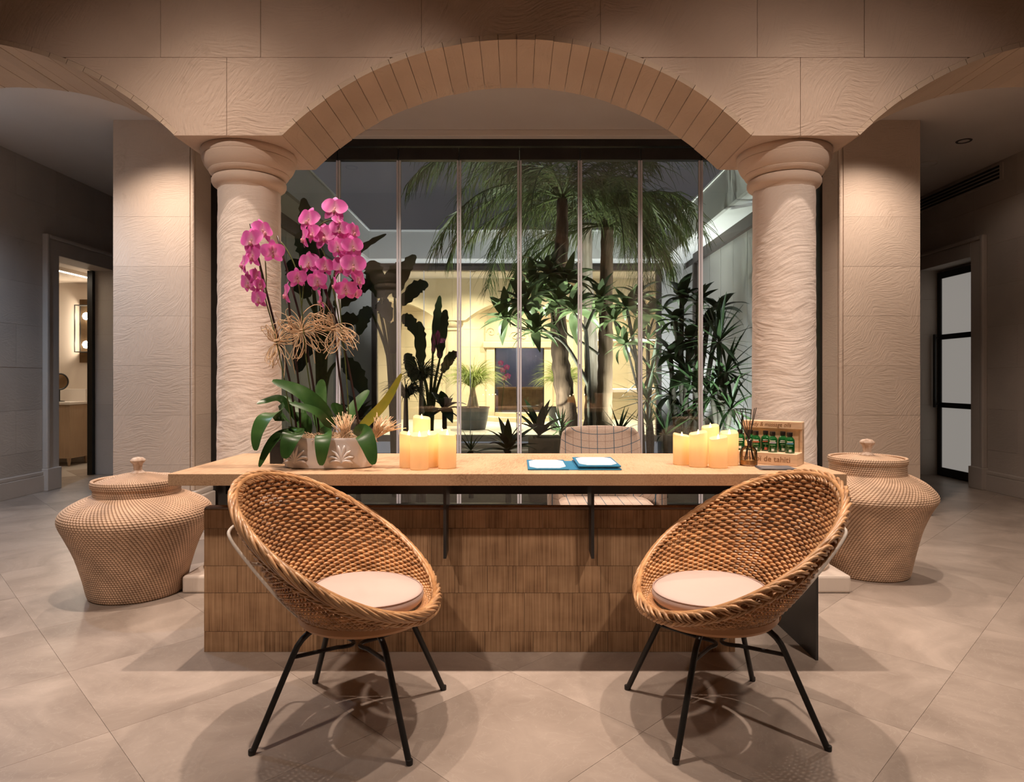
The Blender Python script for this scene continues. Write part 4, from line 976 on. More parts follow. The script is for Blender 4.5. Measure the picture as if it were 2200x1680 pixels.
def tuft(px, py, d, n, spread, lean, label):
    b_ = P(px, py, d); t = thing('raffia_tuft', label, 'raffia', b_, 'raffia tufts in the planter'); mb = MB()
    for k in range(n):
        a = rn.uniform(-1, 1)*spread+lean; l = rn.uniform(.07, .125); dv = Vector((math.sin(a), rn.uniform(-.3, .2), math.cos(a)))*l
        s0 = b_+Vector((rn.uniform(-.012, .012), rn.uniform(-.012, .012), 0)); side = Vector((rn.uniform(-.012, .02), rn.uniform(-.02, 0), -rn.uniform(0, .02)))
        mb.tube([s0, s0+dv*.5, s0+dv+side], .0013, 4)
    o = part('straws', mb, 'straw', t, 'all'); o['kind'] = 'stuff'
tuft(742, 945, 2.70, 70, .35, -.1, 'upright tuft of pale raffia in the middle of the planter'); tuft(806, 940, 2.72, 70, .55, .55, 'fanned tuft of pale raffia at the candle end of the planter')
# stems and stakes
M['stake'] = simple('dark_stake', (.035, .014, .010), .45); M['stem'] = noisy('green_stem', (.07, .09, .02), (.11, .13, .035), (30, 30, 30), .45)
M['petal'] = None
def petal_mat():
    m, t, b = nt('magenta_petal'); L = t.links
    tc = N(t, 'ShaderNodeTexCoord'); sp = N(t, 'ShaderNodeSeparateXYZ'); L.new(tc.outputs['Object'], sp.inputs[0])
    cr = N(t, 'ShaderNodeValToRGB'); el = cr.color_ramp.elements; el[0].position = .0; el[0].color = (.94, .62, .76, 1); el[1].position = 1; el[1].color = (.92, .32, .70, 1)
    k = el.new(.35); k.color = (.86, .17, .57, 1); k = el.new(.8); k.color = (.85, .15, .56, 1)
    mr = N(t, 'ShaderNodeMapRange'); mr.inputs['From Max'].default_value = .045; L.new(sp.outputs[2], mr.inputs['Value'])
    n = N(t, 'ShaderNodeTexNoise'); n.inputs['Scale'].default_value = 60; L.new(tc.outputs['Object'], n.inputs['Vector'])
    ad = N(t, 'ShaderNodeMath', operation='MULTIPLY_ADD'); L.new(n.outputs['Fac'], ad.inputs[0]); ad.inputs[1].default_value = .3; L.new(mr.outputs[0], ad.inputs[2])
    sb = N(t, 'ShaderNodeMath', operation='SUBTRACT'); L.new(ad.outputs[0], sb.inputs[0]); sb.inputs[1].default_value = .15; L.new(sb.outputs[0], cr.inputs[0])
    L.new(cr.outputs[0], b.inputs['Base Color']); b.inputs['Roughness'].default_value = .45
    tr = N(t, 'ShaderNodeBsdfTranslucent'); L.new(cr.outputs[0], tr.inputs[0]); mx = N(t, 'ShaderNodeMixShader'); mx.inputs[0].default_value = .3
    L.new(b.outputs[0], mx.inputs[1]); L.new(tr.outputs[0], mx.inputs[2]); L.new(mx.outputs[0], t.nodes['Material Output'].inputs[0]); return m
M['petal'] = petal_mat(); M['lip'] = noisy('orchid_lip', (.55, .06, .25), (.85, .55, .45), (90, 90, 90), .5, world=False)
def petal_mesh(ln, hw, cup):
    n = 8; mb = MB(); pts = []; wd = []
    for i in range(n+1):
        f = i/n; pts.append(Vector((0, -cup*math.sin(PI*f*.9)*ln, ln*f))); wd.append(hw*(math.sin(PI*min(1, f*.93+.05)**.8)**.62) if 0 < i < n else hw*(.25 if i == 0 else .12))
    mb.blade(pts, wd, (0, -1, 0), .18); return mb.mesh('petal', 'all')
PM_wide, PM_sep = petal_mesh(.043, .0245, .14), petal_mesh(.043, .0135, .1)
LIPM = MB().lathe([(.001, -.012), (.004, -.010), (.006, -.003), (.0035, .004), (.001, .006)], 10, cap=False).mesh('lip', 'all')
COLM = MB().lathe([(.001, -.004), (.004, -.001), (.004, .004), (.001, .007)], 8, cap=False).mesh('column', 'all')
def blossom(parent, px, py, d, yaw, pitch, sc=1.0, roll=0):
    p = P(px, py, d)-ORG[parent]
    o = link('blossom', COLM, 'lip', parent); o.matrix_local = Matrix.Translation(p) @ Matrix.Rotation(R(yaw), 4, 'Z') @ Matrix.Rotation(R(-pitch), 4, 'X') @ Matrix.Rotation(R(roll), 4, 'Y') @ Matrix.Scale(sc, 4)
    for ang, m_ in ((0, PM_sep), (68, PM_wide), (-68, PM_wide), (140, PM_sep), (-140, PM_sep)):
        c = link('petal', m_, 'petal', o); c.matrix_local = Matrix.Translation((0, -.001 if m_ is PM_wide else .002, 0)) @ Matrix.Rotation(R(ang), 4, 'Y') @ Matrix.Rotation(R(-8), 4, 'X')
    c = link('lip', LIPM, 'lip', o); c.matrix_local = Matrix.Translation((0, -.010, -.010)) @ Matrix.Rotation(R(30), 4, 'X')
Z1 = lambda zx, zy: (480+zx/4, 400+zy/4)
OG = 'orchids in the white planter'
def orchid(label, base, stakes, stems, flowers):
    b_ = P(base, 945, 2.745); t = thing('orchid_plant', label, 'orchid', b_, OG)
    for s in stakes: part('stake', MB().tube(smooth_path([P(x, y, 2.755) for x, y in s], 4), .0046, 7), 'stake', t, 'all')
    for s in stems: part('flower_stem', MB().tube(smooth_path([P(x, y, 2.74) for x, y in s], 5), .0026, 6), 'stem', t, 'all')
    for f in flowers:
        x, y = Z1(f[0], f[1]); blossom(t, x, y, 2.715+rn.uniform(-.02, .03), f[2], f[3], f[4]*1.2, rn.uniform(-12, 12))
    return t
o1 = orchid('magenta orchid with tall spike in front of the column', 632,
    [[(538, 481), (566, 600), (594, 712), (622, 815), (640, 945)]], [[(632, 945), (608, 800), (586, 700), (570, 640), (556, 560), (549, 510), (553, 488)], [(570, 640), (572, 600), (570, 560)]],
    [(245, 465, -15, 0, 1.1), (335, 385, 60, 10, 1.05), (425, 565, 15, -25, 1.0), (255, 595, -35, -10, 1.0), (180, 665, -50, 10, .95), (215, 830, -30, -15, .95), (275, 780, 75, 0, .8), (305, 965, -25, -15, .85), (310, 850, 70, 0, .7)])
o2 = orchid('magenta orchid with few blossoms between the two fuller spikes', 685,
    [[(596, 507), (625, 610), (650, 705), (672, 820), (688, 945)], [(616, 612), (628, 720), (641, 820), (646, 945)]], [[(684, 945), (660, 790), (648, 660), (636, 580), (618, 540), (604, 520)], [(648, 660), (652, 610), (646, 570)]],
    [(635, 790, 35, -10, .85), (545, 920, -60, 0, 1.0)])
o3 = orchid('magenta orchid with the fullest drooping spray near the candles', 755,
    [[(672, 485), (698, 610), (720, 730), (730, 810), (750, 945)], [(697, 622), (720, 680), (740, 750), (757, 830), (776, 945)]],
    [[(752, 945), (742, 780), (727, 680), (706, 580), (684, 500), (690, 482), (712, 473), (735, 484), (752, 505)], [(727, 680), (716, 600), (735, 545), (745, 520)], [(740, 760), (728, 640), (722, 600), (735, 585), (758, 600)]],
    [(735, 290, -20, 5, 1.1), (955, 195, 10, 10, 1.1), (700, 440, -60, 0, 1.0), (870, 430, -5, 5, 1.15), (770, 405, -35, 0, .9), (1000, 370, 15, 0, .9), (1115, 390, 60, 0, .8), (1035, 465, 10, 5, 1.1), (985, 525, -10, -10, .9), (1110, 520, 30, 0, .95),
     (735, 660, -15, 0, 1.0), (870, 690, 40, 0, .85), (810, 815, -10, -20, .95), (1065, 600, 35, -10, .8), (1020, 690, -10, 0, 1.0), (1115, 680, 20, 0, 1.1), (960, 840, -70, 0, .8), (1050, 890, 25, -15, .95), (1155, 800, 65, 0, .9), (1135, 920, 40, -30, .6), (840, 970, -75, -10, .95), (985, 300, 50, 20, .6)])
M['oleaf'] = noisy('orchid_leaf', (.025, .075, .016), (.055, .125, .03), (14, 14, 14), .3, transl=.06); M['oleafy'] = noisy('yellowing_orchid_leaf', (.16, .19, .02), (.34, .26, .03), (9, 9, 9), .35, transl=.25)
def oleaf(plant, pts, hw, mat='oleaf', up=None):
    c = smooth_path([P(*p) for p in pts], 6); n = len(c); wd = [max(.002, hw*(math.sin(PI*min(.985, .10+.88*i/(n-1)))**.6)) for i in range(n)]
    part('leaf', MB().blade(c, wd, up or (-.15, -.75, .6), .16), mat, plant, 'all')
oleaf(o2, [(712, 918, 2.74), (690, 880, 2.70), (645, 842, 2.66), (585, 818, 2.63)], .033)
oleaf(o2, [(712, 920, 2.72), (680, 885, 2.66), (622, 866, 2.61)], .019)
oleaf(o1, [(640, 905, 2.76), (605, 858, 2.74), (570, 862, 2.72), (552, 868, 2.70)], .017)
oleaf(o1, [(622, 905, 2.72), (602, 885, 2.66), (573, 897, 2.60), (555, 930, 2.575), (550, 968, 2.565)], .047, up=(-.5, -.8, .25))
oleaf(o1, [(640, 925, 2.70), (600, 935, 2.63), (575, 965, 2.60), (557, 1003, 2.59)], .022, up=(-.3, -.9, .2))
oleaf(o1, [(640, 938, 2.72), (634, 928, 2.66), (623, 945, 2.62), (611, 985, 2.61)], .041, up=(0, -1, .15))
oleaf(o2, [(700, 938, 2.72), (697, 932, 2.66), (693, 955, 2.625), (690, 1000, 2.62)], .034, up=(0, -1, .1))
oleaf(o3, [(768, 938, 2.72), (778, 928, 2.65), (792, 955, 2.62), (803, 998, 2.61)], .036, up=(.15, -1, .1))
oleaf(o3, [(768, 928, 2.76), (790, 905, 2.76), (830, 862, 2.76), (863, 803, 2.76)], .024, 'oleafy', up=(-.3, -.9, .2))
oleaf(o2, [(690, 925, 2.80), (686, 870, 2.84), (692, 815, 2.88)], .032, up=(.3, -1, .1)); oleaf(o3, [(735, 920, 2.80), (762, 875, 2.85), (792, 838, 2.90)], .03)
oleaf(o1, [(660, 930, 2.80), (640, 885, 2.84), (602, 852, 2.86)], .03); oleaf(o3, [(745, 925, 2.78), (735, 890, 2.76), (712, 868, 2.74)], .028); oleaf(o2, [(660, 940, 2.8), (655, 905, 2.8), (625, 890, 2.78)], .028)
# raffia bows tied round the stakes
def bow(px, py, label, loops):
    c = P(px, py, 2.745); t = thing('raffia_bow', label, 'raffia', c, 'raffia bows on the orchid stakes')
    part('knot', MB().tube([c+Vector((.010*math.cos(a*.7), .010*math.sin(a*.7), -.012+.0012*a)) for a in range(20)], .0028, 5), 'straw', t, 'all')
    mb = MB()
    for (n, ang, sp, l0, l1, wdt) in loops:
        for k in range(n):
            a = R(ang+rn.uniform(-sp, sp)); l = rn.uniform(l0, l1); dv = Vector((math.cos(a), rn.uniform(-.45, .25), math.sin(a)))*l; sd = Vector((-math.sin(a), rn.uniform(-.3, .3), math.cos(a)))*l*wdt*rn.uniform(.3, 1)
            if rn.random() < .6: pts = [c, c+dv*.45+sd, c+dv*.95+sd*.6, c+dv-sd*.5, c+dv*.5-sd, c]
            else: pts = [c, c+dv*.4+sd*.8, c+dv*.8+sd*rn.uniform(-.8, 1), c+dv*1.15+sd*rn.uniform(-1, .5)+Vector((0, 0, -.02))]
            mb.tube(smooth_path(pts, 4), rn.uniform(.0011, .0019), 4)
    o = part('strands', mb, 'straw', t, 'all'); o['kind'] = 'stuff'
bow(594, 736, 'raffia bow with hanging loop on the stake before the column', [(9, 115, 14, .05, .085, .25), (12, 255, 12, .06, .095, .25), (9, 30, 40, .05, .13, .3), (5, -55, 25, .06, .12, .2)])
bow(648, 712, 'wide loose raffia bow tied on the middle stakes', [(16, 150, 28, .05, .12, .3), (14, 35, 25, .06, .14, .3), (9, -25, 25, .06, .13, .25), (10, -95, 35, .06, .12, .25), (8, 195, 20, .05, .11, .3)])
bow(716, 706, 'tangled raffia bow with curled ends nearest the candles', [(20, -32, 18, .06, .12, .3), (12, 160, 25, .05, .12, .3), (12, -80, 30, .05, .11, .35), (7, 105, 12, .05, .11, .2), (6, 20, 25, .04, .1, .3)])
t = thing('black_box', 'small black box standing behind the orchid planter', 'box', (-1.02, 2.88, DZ))
part('body', MB().cbox(-1.075, -.965, 2.835, 2.93, DZ, DZ+.10, .003), 'blackmetal', t); part('lid', MB().cbox(-1.077, -.963, 2.833, 2.932, DZ+.10, DZ+.112, .003), 'blackmetal', t)

# ================================================================== OFFICE CHAIR
def check_mat():
    m, t, b = nt('checked_wool'); L = t.links
    tc = N(t, 'ShaderNodeTexCoord'); sp = N(t, 'ShaderNodeSeparateXYZ'); L.new(tc.outputs['Object'], sp.inputs[0])
    def line(src, per, off, wd):
        a = N(t, 'ShaderNodeMath', operation='MULTIPLY_ADD'); L.new(src, a.inputs[0]); a.inputs[1].default_value = 1/per; a.inputs[2].default_value = off
        f = N(t, 'ShaderNodeMath', operation='FRACT'); L.new(a.outputs[0], f.inputs[0]); c = N(t, 'ShaderNodeMath', operation='LESS_THAN'); L.new(f.outputs[0], c.inputs[0]); c.inputs[1].default_value = wd; return c.outputs[0]
    su = N(t, 'ShaderNodeMath', operation='ADD'); L.new(sp.outputs[2], su.inputs[0]); L.new(sp.outputs[1], su.inputs[1])
    def mx(a, b_):
        n = N(t, 'ShaderNodeMath', operation='MAXIMUM'); L.new(a, n.inputs[0]); L.new(b_, n.inputs[1]); return n.outputs[0]
    blue = mx(line(sp.outputs[0], .096, 40.13, .04), line(su.outputs[0], .096, 40.35, .04)); brn = mx(line(sp.outputs[0], .096, 40.63, .018), line(su.outputs[0], .096, 40.85, .018))
    n = N(t, 'ShaderNodeTexNoise'); n.inputs['Scale'].default_value = 150; L.new(tc.outputs['Object'], n.inputs['Vector'])
    cr = N(t, 'ShaderNodeValToRGB'); cr.color_ramp.elements[0].color = (.36, .27, .21, 1); cr.color_ramp.elements[1].color = (.52, .42, .35, 1); L.new(n.outputs['Fac'], cr.inputs[0])
    m1 = N(t, 'ShaderNodeMix', data_type='RGBA'); L.new(brn, m1.inputs['Factor']); L.new(cr.outputs[0], m1.inputs[6]); m1.inputs[7].default_value = (.15, .08, .06, 1)
    m2 = N(t, 'ShaderNodeMix', data_type='RGBA'); L.new(blue, m2.inputs['Factor']); L.new(m1.outputs[2], m2.inputs[6]); m2.inputs[7].default_value = (.03, .085, .13, 1)
    L.new(m2.outputs[2], b.inputs['Base Color']); b.inputs['Roughness'].default_value = .9; return m
M['check'] = check_mat()
OCX, OCY = .485, 3.52
oc = thing('office_chair', 'checked beige wool office armchair behind the desk', 'chair', (OCX, OCY, 0))
def wrap_shell(name, pf, nu, nv, th):       # padded shell: outer surface pf(u, v), pushed outward by th for its back
    mb = MB()
    for off in (0, th):
        for i in range(nu+1):
            for j in range(nv+1): mb.v.append(pf(i/nu, j/nv, off))
    K = (nu+1)*(nv+1); idx = lambda s, i, j: s*K+i*(nv+1)+j
    for s in (0, 1):
        for i in range(nu):
            for j in range(nv): mb.f.append([idx(s, i, j), idx(s, i+1, j), idx(s, i+1, j+1), idx(s, i, j+1)])
    for i in range(nu): mb.f.append([idx(0, i, nv), idx(0, i+1, nv), idx(1, i+1, nv), idx(1, i, nv)]); mb.f.append([idx(0, i, 0), idx(1, i, 0), idx(1, i+1, 0), idx(0, i+1, 0)])
    for i in (0, nu):
        for j in range(nv): mb.f.append([idx(0, i, j), idx(0, i, j+1), idx(1, i, j+1), idx(1, i, j)])
    part(name, mb, 'check', oc, 'all')
def backp(u, v, off):
    q = 2*u-1; z = .45+.40*v; hw = .265-.045*v
    rc = max(0, (z-.79)/.06); hw *= 1-.13*(1-math.sqrt(max(0, 1-min(1, rc)**2)))
    return Vector((OCX+q*hw, OCY+.26+.06*v-.07*abs(q)**2.4+off, z+.006*(1-q*q)*v))
def armp(u, v, off):
    q = 2*u-1; a = q*R(112); z = .44+(.18-.05*abs(q))*v
    return Vector((OCX+(.285+off)*math.sin(a), OCY-.0+(.26+off)*math.cos(a)*(1.0), z))
wrap_shell('backrest', backp, 24, 14, .04); wrap_shell('armrest', armp, 32, 6, .035)
part('seat', MB().cbox(OCX-.26, OCX+.26, OCY-.27, OCY+.22, .385, .465, .03), 'check', oc, True)
part('stem', MB().tube([(OCX, OCY, .07), (OCX, OCY, .39)], .025, 14), 'blackmetal', oc, True)
for k in range(5):
    a = 2*PI*k/5+.3; ex = Vector((OCX+.27*math.cos(a), OCY+.27*math.sin(a), .055)); l = part('leg', MB().tube([(OCX, OCY, .10), ex], [.02, .013], 8), 'blackmetal', oc, True)
    part('castor', MB().tube([ex+Vector((-.012*math.sin(a), .012*math.cos(a), -.028)), ex+Vector((.012*math.sin(a), -.012*math.cos(a), -.028))], .027, 16), 'blackmetal', l, True)
#@@PART4
# ================================================================== GARDEN
rg = random.Random(21)
def leafmat(name, a, b_, rough=.4, tr=.2): M[name] = noisy(name, a, b_, (5, 5, 5), rough, objr=.22, transl=tr)
leafmat('strel', (.022, .042, .016), (.045, .075, .03)); leafmat('plum', (.115, .165, .065), (.22, .28, .13), .3); leafmat('yucca', (.030, .060, .020), (.055, .095, .035)); leafmat('fernm', (.05, .12, .02), (.10, .2, .04))
M['frond'] = noisy('palm_frond', (.05, .075, .022), (.12, .15, .05), (3, 3, 3), .45, island=.3, transl=.25)
M['grass'] = noisy('ponytail_blades', (.17, .24, .05), (.40, .45, .14), (3, 3, 3), .5, island=.3, transl=.3)
M['bark_d'] = noisy('dark_palm_bark', (.035, .018, .011), (.14, .085, .055), (18, 18, 3), .9, bump=.8, bscale=(30, 30, 5), bdist=.012)
M['bark_l'] = noisy('pale_palm_bark', (.26, .20, .15), (.50, .42, .36), (22, 22, 2.5), .85, bump=.6, bscale=(40, 40, 4), bdist=.01)
M['bark_m'] = noisy('brown_palm_bark', (.15, .095, .06), (.30, .20, .135), (24, 24, 2), .85, bump=.5, bscale=(40, 40, 4), bdist=.008)
M['branch'] = noisy('grey_branch', (.05, .045, .03), (.12, .105, .075), (20, 20, 20), .7)
GZ = -.25
def frond_mb(origin, az, el, ln, droop, nl, lw, ll, rs, hang=.75):
    """arching feather frond: rachis and hanging leaflets"""
    mb = MB(); p = Vector(origin); d = Vector((math.cos(az)*math.cos(el), math.sin(az)*math.cos(el), math.sin(el))); pts = [p.copy()]; n = 16
    for i in range(n):
        p = p+d*(ln/n); d = (d+Vector((0, 0, -droop*(.5+i/n)/n*1.6))).normalized(); pts.append(p.copy())
    mb.tube(pts, [.016*(1-.85*i/n)+.002 for i in range(n+1)], 5)
    for k in range(nl):
        f = .12+.88*k/nl; i = min(n-1, int(f*n)); q = pts[i].lerp(pts[i+1], f*n-i); t_ = (pts[i+1]-pts[i]).normalized()
        side = t_.cross(Vector((0, 0, 1)));  side = side.normalized() if side.length > .05 else Vector((1, 0, 0))
        L = ll*(math.sin(PI*(.12+.8*f))**.6)*rs.uniform(.55, 1.3)
        for s in (-1, 1):
            hg = hang*rs.uniform(.35, 1.2); d0 = (side*s*rs.uniform(.35, 1)+t_*rs.uniform(.3, 1.1)+Vector((0, 0, rs.uniform(-.1, .45)))).normalized(); c = [q]; dd = d0
            for j in range(3): dd = (dd+Vector((rs.uniform(-.12, .12), rs.uniform(-.12, .12), -hg*rs.uniform(.6, 1.1)))).normalized(); c.append(c[-1]+dd*L/3)
            mb.blade(c, [lw, lw, lw*.7, .001], (side*s+Vector((0, 0, .4))).normalized(), .1)
    return mb
TRUNKS = []
def trunk_hits(mb, own):
    n = 0
    for pth, r in TRUNKS:
        if pth is own: continue
        for v in mb.v:
            for a, b_ in zip(pth, pth[1:]):
                if a.z <= v.z <= b_.z:
                    q = a.lerp(b_, (v.z-a.z)/max(1e-6, b_.z-a.z))
                    if (q.x-v.x)**2+(q.y-v.y)**2 < r*r: n += 1
                    break
    return n
def palm(name, label, trunk, radii, bark, crown, fr, ln, ll, seed):
    rs = random.Random(seed); t = thing(name, label, 'palm', trunk[0], 'garden palms')
    sp_ = smooth_path(trunk, 8); m = len(sp_); rad = [radii[0]+(radii[1]-radii[0])*i/(m-1) for i in range(m)]
    part('trunk', MB().tube(sp_, [r*(1+.06*math.sin(i*2.1)+.05*rs.uniform(-1, 1)) for i, r in enumerate(rad)], 14), bark, t, 'all')
    for k, (az, el) in enumerate(fr):
        az %= 360
        L_, dr_, sd_ = ln*rs.uniform(.85, 1.1)*(.62 if (az < 50 or az > 312) else 1), rs.uniform(1.1, 1.7), rs.random(); best = None
        for da in (0, 10, -10, 20, -20, 32, -32, 45, -45):
            mb = frond_mb(crown, R(az+da), R(el), L_, dr_, 66, .0055, ll, random.Random(sd_), .85); bad = trunk_hits(mb, trunk)
            if best is None or bad < best[0]: best = (bad, mb)
            if bad == 0: break
        part('frond', best[1], 'frond', t, 'all', False)
    return t
A0 = [P(1222, 960, 8.6), P(1215, 860, 8.6), P(1203, 760, 8.6), P(1200, 640, 8.7), P(1207, 520, 8.8), P(1208, 430, 8.9)]; A0[0].z = GZ
A0.insert(1, P(1226, 958, 8.6))
PALMS = []
def later(*a): TRUNKS.append((a[2], max(a[3])*1.05+.02)); PALMS.append(a)
later('palm_tree', 'tall palm with dark shaggy trunk behind the glass', A0, (.155, .075), 'bark_d', P(1208, 425, 8.9),
     [(180+k*137.5, 68-3.6*k) for k in range(19)]+[(172, 60), (195, 48), (210, 35)], 2.25, .62, 5)
B0 = [P(1298, 960, 9.2), P(1298, 900, 9.2), P(1300, 800, 9.2), P(1302, 690, 9.25), P(1303, 590, 9.3), P(1305, 490, 9.3)]; B0[0].z = GZ
later('palm_tree', 'stout palm with smooth brown trunk behind the office chair', B0, (.12, .085), 'bark_m', P(1305, 485, 9.3),
     [(250+k*137.5, 66-3.6*k) for k in range(20)]+[(330, 45), (300, 30)], 2.05, .58, 6)
C0 = [P(1262, 960, 9.9), P(1272, 900, 9.9), P(1272, 800, 9.9), P(1268, 700, 9.9), P(1262, 600, 9.9), P(1262, 480, 9.9)]; C0[0].z = GZ
later('palm_tree', 'slim palm with pale peeling trunk between the other two', C0, (.14, .07), 'bark_l', P(1262, 470, 9.9),
     [(20+k*137.5, 62-4*k) for k in range(12)], 1.9, .55, 7)
for a_ in PALMS: palm(*a_)
# frangipani: leaf shapes shared by all rosettes
def leaf_me(ln, hw, bend, pw=.75):
    n = 7; pts = [Vector((0, 0, 0))]; a = 0
    for i in range(n): a = -bend*(i/n); pts.append(pts[-1]+Vector((math.cos(a), 0, math.sin(a)))*ln/n)
    wd = [max(.004, hw*math.sin(PI*(i/n)**pw*.97+.03)) for i in range(n+1)]; wd[-1] = .003
    return MB().blade(pts, wd, (0, 0, 1), .22).mesh('leaf', 'all', fixn=False)
PL = [leaf_me(.44, .058, .9), leaf_me(.38, .052, .5), leaf_me(.48, .062, 1.3)]
def rosette(parent, c, n, mat, mes, elo, ehi, rs, tilt=(0, 0), sc=1.0):
    base = Matrix.Translation(Vector(c)-ORG[parent]) @ Matrix.Rotation(tilt[0], 4, 'X') @ Matrix.Rotation(tilt[1], 4, 'Y')
    for k in range(n):
        f = k/(n-1) if n > 1 else 0; az = k*2.39996+rs.uniform(-.2, .2); el = R(elo+(ehi-elo)*(1-f)+rs.uniform(-8, 8))
        o = link('leaf', rs.choice(mes), mat, parent); o.matrix_local = base @ Matrix.Rotation(az, 4, 'Z') @ Matrix.Rotation(-el, 4, 'Y') @ Matrix.Rotation(rs.uniform(-.3, .3), 4, 'X') @ Matrix.Scale(sc*rs.uniform(.8, 1.1), 4)
def frangipani(label, base, branches, ros, d, seed):
    rs = random.Random(seed); t = thing('frangipani_tree', label, 'tree', base, 'frangipani trees in the garden')
    for b_, r0, r1 in branches:
        pth = smooth_path([P(*p) for p in b_], 5); part('branch', MB().tube(pth, [r0+(r1-r0)*i/(len(pth)-1) for i in range(len(pth))], 8), 'branch', t, 'all')
    allp = []
    for b_, r0, r1 in branches: allp += smooth_path([P(*p) for p in b_], 5)
    for (x, y, dd, n, sc) in ros:
        c = P(x, y, dd); near = min((q for q in allp if q.z < c.z-.02), key=lambda q: (q-c).length)
        if (near-c).length > .02:
            mid = near.lerp(c, .5)+Vector((0, 0, -.04)); part('branch', MB().tube(smooth_path([near, mid, c], 5), .012, 7), 'branch', t, 'all')
    for (x, y, dd, n, sc) in ros: rosette(t, P(x, y, dd), n, 'plum', PL, -15, 75, rs, (rs.uniform(-.3, .3), rs.uniform(-.3, .3)), sc)
bs = P(1268, 985, 8.0); bs.z = GZ
frangipani('frangipani with forked grey branches and leaf rosettes in front of palms', bs,
    [([(1270, 1060, 8.0), (1270, 960, 8.0), (1266, 860, 8.0), (1262, 760, 7.95), (1258, 705, 7.9)], .035, .022), ([(1265, 830, 8.0), (1240, 780, 7.9), (1210, 735, 7.8), (1165, 705, 7.7), (1130, 665, 7.6)], .026, .014),
     ([(1258, 710, 7.9), (1246, 690, 7.9), (1234, 672, 7.9)], .02, .014), ([(1258, 710, 7.9), (1272, 675, 8.0), (1291, 645, 8.0)], .02, .014), ([(1210, 735, 7.8), (1190, 690, 7.9), (1185, 640, 8.0), (1178, 600, 8.0)], .018, .012), ([(1165, 705, 7.7), (1150, 712, 7.6), (1148, 718, 7.5)], .014, .012),
     ([(1285, 760, 8.0), (1250, 735, 8.2), (1215, 712, 8.3), (1200, 650, 8.4)], .018, .012)],
    [(1128, 655, 7.6, 26, 1.0), (1085, 685, 7.7, 20, 1.0), (1180, 590, 8.0, 24, 1.0), (1234, 668, 7.9, 20, 1.05), (1291, 642, 8.0, 20, 1.0), (1150, 715, 7.5, 20, .9), (1215, 606, 8.0, 18, 1.0), (1160, 640, 8.2, 18, .95), (1145, 615, 8.1, 18, 1.0), (1195, 650, 7.85, 16, .9)], 8, 31)
bs = P(1372, 985, 8.4); bs.z = GZ
frangipani('frangipani with upright branches near the lit stone niche', bs,
    [([(1385, 1060, 8.4), (1378, 900, 8.4), (1368, 780, 8.4), (1352, 690, 8.4), (1348, 668, 8.4)], .034, .018), ([(1368, 780, 8.4), (1340, 715, 8.3), (1320, 690, 8.3)], .018, .012), ([(1372, 800, 8.4), (1383, 720, 8.5), (1386, 680, 8.5)], .022, .014), ([(1374, 850, 8.4), (1350, 760, 8.2), (1340, 740, 8.2)], .016, .012)],
    [(1348, 665, 8.4, 22, 1.0), (1388, 676, 8.5, 22, 1.0), (1320, 690, 8.3, 12, .8), (1345, 742, 8.2, 14, .8), (1372, 640, 8.6, 12, .8)], 8.4, 33)
# yuccas / dracaena on the right
YL = [leaf_me(.62, .026, .35, .6), leaf_me(.55, .024, .7, .6), leaf_me(.68, .028, .15, .6)]
def yucca(name, label, x, d, heads, seed, mat='yucca', mes=YL, group='spiky shrubs in the garden'):
    rs = random.Random(seed); b_ = Vector(((x-CX)*d/FPX, d, GZ)); t = thing(name, label, 'shrub', b_, group)
    for (hx, hy, dd, n, sc, lo, hi) in heads:
        h = P(hx, hy, dd); m_ = b_.lerp(h, .5)+Vector((rs.uniform(-.05, .05), 0, 0))
        part('stem', MB().tube(smooth_path([b_, m_, h], 5), .03, 7), 'branch', t, 'all'); rosette(t, h, n, mat, mes, lo, hi, rs, (0, 0), sc)
yucca('yucca_shrub', 'dark spiky yucca clump beside the palm trunks', 1398, 9.7, [(1392, 730, 9.7, 26, .9, -35, 80), (1400, 800, 9.7, 26, .95, -50, 70), (1390, 860, 9.7, 22, .9, -30, 80), (1392, 915, 9.6, 16, .8, 10, 85)], 41)
yucca('yucca_shrub', 'large spiky yucca with long blades against the courtyard side wall', 1545, 7.1, [(1545, 735, 7.1, 30, .92, -40, 80), (1560, 800, 7.1, 28, .92, -50, 70), (1530, 850, 7.2, 26, .9, -40, 75), (1570, 880, 7.0, 22, .85, -30, 75), (1490, 820, 7.3, 20, .85, -40, 70)], 42)
GL = [leaf_me(.36, .07, .8), leaf_me(.32, .065, .5), leaf_me(.4, .075, 1.1)]
yucca('broadleaf_shrub', 'broad-leaved glossy shrub rising above the yuccas', 1480, 8.0, [(1465, 640, 8.0, 16, .95, -10, 75), (1500, 650, 8.1, 16, .95, -10, 75), (1545, 668, 8.1, 15, .95, -10, 70), (1450, 690, 8.0, 14, .9, -20, 70), (1520, 700, 7.9, 15, .9, -20, 70), (1480, 730, 7.9, 16, 1.0, -40, 60), (1440, 760, 8.1, 14, 1, -40, 60), (1470, 800, 8.0, 16, 1, -40, 60), (1440, 850, 8.2, 14, 1, -40, 60), (1480, 890, 8.0, 14, 1, -30, 60)], 43, 'strel', GL)
